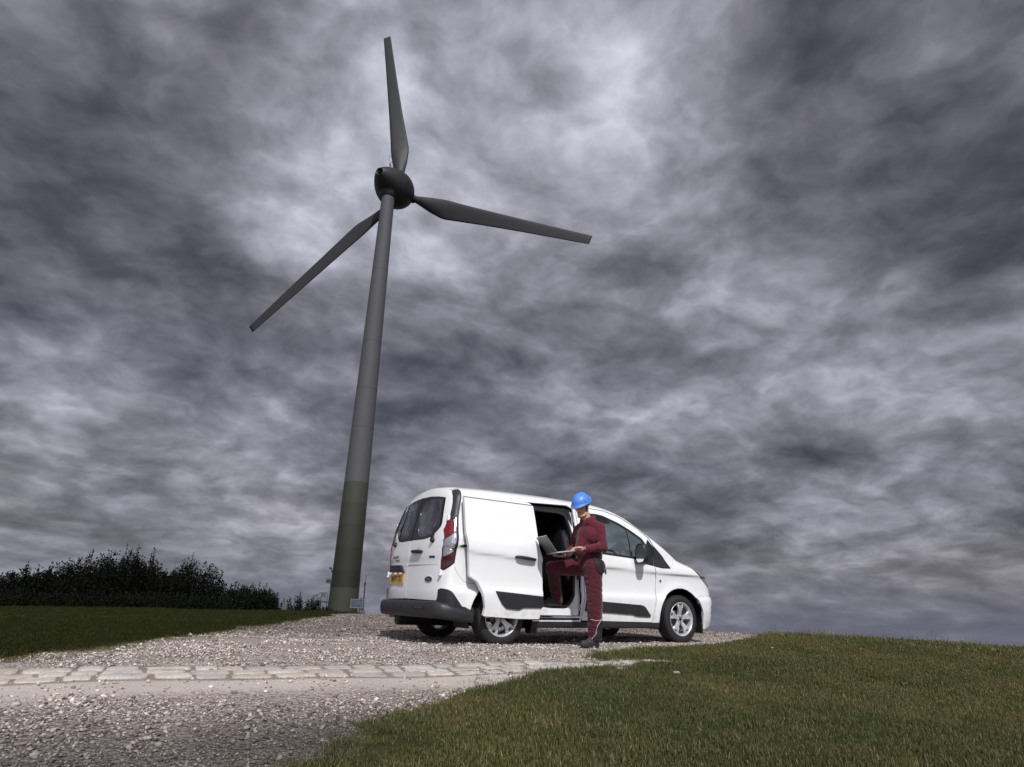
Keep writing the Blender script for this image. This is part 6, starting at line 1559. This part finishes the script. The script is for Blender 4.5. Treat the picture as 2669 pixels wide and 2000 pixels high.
mb = MB(); mb.tube([wrR+(elR-wrR).normalized()*.012, wrR+(elR-wrR).normalized()*.05], [.040, .043], 18); prel(mb.build('cuff', m_shirt, shirt))
mb = MB(); 
wb_ = wrL-e_*.006; a1 = e_.orthogonal().normalized(); a2 = e_.cross(a1); mb.tube([wb_+(a1*math.cos(a)+a2*math.sin(a))*.0295 for a in np.linspace(0, 6.283, 21)[:-1]], .0055, 6, closed=True); prel(mb.build('wristband', m_blkc, man))
# --- trousers
tt = [(pel+V3((.0, 0, .06)), pel-V3((0, 0, .02)), .150, .152), (V3((1.09, -1.33, .93)), V3((1.09, -1.23, .93)), .125, .125), (hipL, hipL.lerp(kneL, .5), .125, .108), (hipL.lerp(kneL, .5), kneL, .108, .098), (kneL, kneL.lerp(ankL, .5), .098, .094), (kneL.lerp(ankL, .5), ankL+V3((-.0, 0, .01)), .094, .086),
      (hipR, hipR.lerp(kneR, .5), .115, .102), (hipR.lerp(kneR, .5), kneR, .102, .088), (kneR+V3((.02, .0, -.02)), kneR.lerp(ankR, .5), .085, .078), (kneR.lerp(ankR, .5), ankR+V3((.0, 0, -.03)), .078, .072)]
tm_ = capsule_mesh(tt, .008, 5, 'trousers')
def tr_fold(c, n_):
    x, y, z = c; d = 0.
    if y < -1.22:
        d += fold(c, (5, 20), .009, (.42, .0, 1), 2.)*(1.0 if z < .85 else .5)
        d += fold(c, (8, 30), .009*math.exp(-((z-.20)/.13)**2), (.15, 0, 1), 6.)
    else: d += fold(c, (5, 20), .008, (1, 0, .35) if z > .82 else (.1, 0, 1), 4.)
    return d
disp(tm_, tr_fold); cut(tm_, lambda c: (c.z < 1.10) and not (c.z < .085) and not (c.y > -1.1 and c.z < .485))
trou = prel(link('trousers', tm_, m_trou, man))
# surface-following bits on the near leg: ray onto the trouser mesh
from mathutils.bvhtree import BVHTree
bv = BVHTree.FromPolygons([v.co+V3(PB) for v in tm_.vertices], [tuple(p.vertices) for p in tm_.polygons])
bs_ = BVHTree.FromPolygons([v.co+V3(PB) for v in sm_.vertices], [tuple(p.vertices) for p in sm_.polygons])
def onleg(x, z, off, y0=-2.0, tree_=None):
    h, n_, i, d = (tree_ or bv).ray_cast(V3((x, y0, z)), V3((0, 1, 0)))
    if h is None: return None
    return h+n_*off
def draped(name, poly, m, off, par, step=.012, tree_=None):
    L = resample(poly, step); V2, F, ch = flat_tris([L], step); P_ = [onleg(x, z, off, tree_=tree_) for x, z in V2]; okp = [p for p in P_ if p is not None]
    if not okp: return None
    ym = sum(p.y for p in okp)/len(okp); P_ = [p if p is not None else V3((V2[i][0], ym+.08, V2[i][1])) for i, p in enumerate(P_)]
    me = mesh_np(name, P_, F, smooth=True); o = link(name, me, m, par); o.data.transform(Matrix.Translation(-V3(PB)))
    sd_ = o.modifiers.new('t', 'SOLIDIFY'); sd_.thickness = .003; sd_.offset = -1
    return o
draped('holster_pocket', rounded([(.955, 1.035), (1.085, 1.030), (1.105, .93), (1.085, .855), (1.03, .835), (.975, .87), (.945, .94)], .03, 3), m_blkc, .010, trou)
draped('calf_panel', [(1.095, .335), (1.10, .10), (.955, .10), (.985, .17), (.99, .25), (1.03, .30)], m_blkc, .004, trou)
def piping(pts, r_, nm):
    mb = MB(); P_ = [onleg(x, z, .005) for x, z in pts]; P_ = [p for p in P_ if p is not None]
    mb.tube(P_, r_, 6); return prel(mb.build(nm, m_refl, trou))
def dense(pts, n=8):
    out = []
    for a, b in zip(pts[:-1], pts[1:]):
        for k in range(n): out.append((a[0]+(b[0]-a[0])*k/n, a[1]+(b[1]-a[1])*k/n))
    return out+[pts[-1]]
piping(dense([(.925, .318), (.97, .305), (1.02, .312), (1.092, .345)]), .0035, 'reflective_piping')
piping(dense([(1.092, .345), (1.03, .30), (.99, .25), (.985, .17), (.955, .10)]), .0035, 'reflective_piping')
draped('belt_loop', [(1.015, 1.075), (1.042, 1.073), (1.040, 1.00), (1.018, 1.0)], m_trou, .016, trou)
draped('waistband', [(.885, 1.062), (1.05, 1.072), (1.165, 1.065), (1.165, 1.030), (1.05, 1.035), (.885, 1.028)], m_trou, .006, trou)
mb = MB(); q = V3((1.20, -1.33, .92)); mb.tube([q, q+V3((.03, -.02, -.02)), q+V3((.035, -.02, -.07))], [.014, .016, .010], 8); mb.tube([q+V3((-.01, 0, .10)), q+V3((.02, -.01, .03))], .004, 5); prel(mb.build('key_pouch', m_blkc, trou))
# --- boots
def boot(toe_d, base, nm):
    t = V3(toe_d).normalized(); s_ = V3((-t.y, t.x, 0)).normalized(); b = V3(base)   # base: heel centre on the ground
    RB = Matrix((t, s_, V3((0, 0, 1)))).transposed()
    sg = [(b+t*.01+V3((0, 0, .055)), b+t*.02+V3((0, 0, .13)), .040, .048), (b+V3((0, 0, .045)), b+t*.10+V3((0, 0, .050)), .036, .041), (b+t*.08+V3((0, 0, .062)), b+t*.17+V3((0, 0, .045)), .044, .040), (b+t*.17+V3((0, 0, .042)), b+t*.225+V3((0, 0, .042)), .044, .040), (b+t*.0+V3((0, 0, .03)), b+t*.22+V3((0, 0, .03)), .034, .040), (b+t*.05+V3((0, 0, .10)), b+t*.13+V3((0, 0, .068)), .038, .036)]
    me = capsule_mesh(sg, .006, 3, 'boot'); disp(me, lambda c, n_: fold(c, (20, 55), .004, t, 2.)); o = prel(link('boot', me, m_boot, man))
    mb = MB(); pl_ = []
    for a in np.linspace(0, 6.283, 33)[:-1]:
        ca, sa = math.cos(a), math.sin(a); L = .135; wd = .046+.008*ca; q_ = 1/((abs(ca)**2.6+abs(sa)**2.6)**(1/2.6)); pl_.append(b+t*(.100+L*q_*ca)+s_*(wd*q_*sa))
    V = [p+V3((0, 0, 0.002+(.006 if (p-b).dot(t) > .2 else 0))) for p in pl_]+[p+(p-b-t*.1)*.02+V3((0, 0, .030)) for p in pl_]; n = 32
    mb.add(V, [tuple(range(n))[::-1], tuple(range(n, 2*n))]+[(i, (i+1) % n, (i+1) % n+n, i+n) for i in range(n)]); prel(mb.build('sole', m_sole, o))
    mb = MB()
    for k in range(4):
        c = b+t*(.075+.022*k)+V3((0, 0, .122-.0135*k)); mb.tube([c-s_*.036+V3((0, 0, -.016)), c+V3((0, 0, .004)), c+s_*.036+V3((0, 0, -.016))], .0035, 5)
    prel(mb.build('laces', m_sole, o)); return o
boot((-1, -.10, 0), (1.055, -1.365, float(GZ(1.0, -1.37))+.006), 'boot')
boot((-1, .12, 0), (.900, -.835, .452), 'boot')
# --- hard hat, part of what he wears
hat = None
def hatpt(x, y, z): return hc+f2*(x*1.02-.004)+sL*y*1.02+u2*(z*1.08+.022)
f2 = (f_*math.cos(R(-5))+u_*math.sin(R(-5))).normalized(); u2 = f2.cross(sL).normalized()
m_hat = mat('blue_helmet', (.085, .24, .70), .38, coat=.05, rvar=.05)
mb = MB(); n = 48; rows = []
for k, t_ in enumerate(np.linspace(0, 1, 16)):
    el = t_*math.pi/2; 
    rows.append([(.140*math.cos(a)*math.cos(el)**.86-.012, .116*math.sin(a)*math.cos(el)**.86, .048+.108*math.sin(el)+.006*math.exp(-((abs(math.sin(a)*math.cos(el))-.0)/.16)**2)*math.cos(el*.8)) for a in np.linspace(0, 2*math.pi, n+1)[:-1]])
brim = []
for a in np.linspace(0, 2*math.pi, n+1)[:-1]:
    c_ = math.cos(a); ext = .010+.040*max(0, c_)**2.2+.012*max(0, -c_)**4; 
    brim.append(((.140+ext)*c_-.012, (.116+.012+.006*max(0, c_))*math.sin(a), .040-.012*max(0, c_)**2-.016*max(0, -c_)**2*0))
brim2 = [(x*.995, y*.995, z-.006) for x, y, z in brim]
inner = [(x*.94, y*.94, z+.002) for x, y, z in rows[0]]
allr = [inner, brim2, brim]+rows
V = [hatpt(*p) for r_ in allr for p in r_]; F = [(i*n+k, i*n+(k+1) % n, (i+1)*n+(k+1) % n, (i+1)*n+k) for i in range(len(allr)-1) for k in range(n)]; F.append(tuple((len(allr)-1)*n+k for k in range(n)))
mb.add(V, F, True); hat = prel(mb.build('hard_hat', m_hat, man))
def hatsurf(a, el, off=0.): 
    return hatpt((.140+off)*math.cos(a)*math.cos(el)**.86-.012, (.116+off)*math.sin(a)*math.cos(el)**.86, .048+(.108+off)*math.sin(el))
mb = MB(); mb.tube([hatsurf(math.pi/2+.62*math.cos(q), .42+.36*math.sin(q), .0015) for q in np.linspace(-math.pi, .15, 22)], .0022, 5); mb.tube([hatsurf(math.pi/2-.6+1.2*q, .09, .001) for q in np.linspace(0, 1, 12)], .0018, 5); prel(mb.build('moulded_rib', m_hat, hat))
mb = MB()
for i, (da, de) in enumerate(((.0, 0), (.10, .07), (.18, -.02), (.09, -.08))):
    p = hatsurf(math.pi/2+.42+da, .86+de, .0012); q_ = hatsurf(math.pi/2+.42+da+.05, .86+de+.03, .0012); mb.tube([p, q_], .0028, 5)
prel(mb.build('vent_hole', m_frame, hat))
p = hatsurf(math.pi/2+.62, .14, .003); mb = MB(); RH = Matrix((f2, sL, u2)).transposed(); mb.box(p, (.030, .006, .024), RH @ Matrix.Rotation(.55, 3, 'Z'), .002); prel(mb.build('hat_badge', mat('white_plastic', (.75, .75, .73), .4), hat))
p = hatsurf(math.pi/2-.25, .12, .002); mb = MB(); mb.lathe([(.001, .002), (.004, .001), (.005, -.001)], 10, c=tuple(p), axis='Y'); prel(mb.build('rivet', MATS['white_plastic'], hat))
mb = MB(); mb.tube([hp_(-.06, .075, .050), hp_(-.085, .068, .020), hp_(-.098, .03, -.006), hp_(-.098, -.03, -.006), hp_(-.085, -.068, .020)], .006, 6); prel(mb.build('head_strap', MATS['white_plastic'], hat))

# ------------------------------------------------------------------ laptop
lap = thing('laptop', 'open dark grey laptop with a silver rim, held on the man\'s raised knee side', 'laptop', (.66, -1.27, 1.09))
lap['label'] = 'open laptop with dark grey lid, held in front of the man'
m_lid = mat('graphite_lid', (.075, .078, .080), .38, .5, rvar=.06); m_lr = mat('silver_edge', (.62, .63, .64), .28, .7); m_key = mat('keyboard', (.02, .02, .022), .5); m_scr = mat('dark_screen', (.012, .014, .018), .08)
hx = V3((.438, -1.395, 1.056)); hy = V3((.521, -1.070, 1.056)); ex = (hy-hx).normalized(); fwd = V3((.19, -.0, .028)); bx1 = V3((.214, -.055, .033)).normalized(); bx1 = (bx1-ex*bx1.dot(ex)).normalized(); up1 = bx1.cross(ex).normalized(); up1 = up1 if up1.z > 0 else -up1
Wd = .335; Dp = .235
def slab(o_, a, b, c, la, lb, lc, m, nm, par, bev=.003):
    mb = MB(); RM = Matrix((a, b, c)).transposed(); mb.box(o_+a*la/2+b*lb/2+c*lc/2, (la, lb, lc), RM, bev); return rel(mb.build(nm, m, par), lap.location)
bs2 = slab(hx, ex, bx1, up1, Wd, Dp, .016, m_lr, 'base', lap)
slab(hx+ex*.004-up1*.0035+bx1*.004, ex, bx1, up1, Wd-.008, Dp-.008, .004, m_lid, 'bottom_cover', bs2, .001)
slab(hx+ex*.03+bx1*.03+up1*.0158, ex, bx1, up1, Wd-.06, .11, .0015, m_key, 'keyboard', bs2, .0005)
slab(hx+ex*.115+bx1*.155+up1*.0158, ex, bx1, up1, .10, .06, .001, m_lid, 'touchpad', bs2, .0003)
la = R(118); ld = (bx1*math.cos(la)+up1*math.sin(la)).normalized(); ln_ = ld.cross(ex).normalized()
if ln_.dot(bx1) > 0: ln_ = -ln_          # outward (back of lid)
h2 = hx+up1*.014
rimo = slab(h2, ex, ld, ln_, Wd, Dp, .005, m_lr, 'lid', lap, .002)
slab(h2+ex*.003+ld*.003+ln_*.0045, ex, ld, ln_, Wd-.006, Dp-.006, .004, m_lid, 'lid_back', rimo, .0015)
slab(h2+ex*.012+ld*.014-ln_*.0012, ex, ld, ln_, Wd-.024, Dp-.028, .0015, m_scr, 'screen', rimo, .0004)
cc = h2+ex*Wd*.5+ld*Dp*.5+ln_*.0092; _sg = -(1 if ex.cross(ld).dot(ln_) < 0 else -1)
letters('LEX', .062, .014, lambda x, y: cc+ex*x*_sg+ld*y, 'letter', mat('dull_silver', (.32, .31, .26), .4, .5), rimo, bold=.01, space=1.3, base=lap.location)
# seams and stitching
mb = MB(); P_ = [onleg(x, z, .0015) for x, z in dense([(1.10, 1.02), (1.115, .80), (1.10, .60), (1.10, .36)])]; P_ = [p for p in P_ if p is not None]; mb.tube(P_, .0022, 4); prel(mb.build('side_seam', m_blkc, trou))
mb = MB(); P_ = [onleg(x, z, .001, tree_=bs_) for x, z in dense([(.872, 1.455), (.868, 1.40), (.862, 1.34)])]; P_ = [p for p in P_ if p is not None]
if len(P_) > 2: mb.tube(P_, .0028, 4); prel(mb.build('placket_seam', m_trou, shirt))
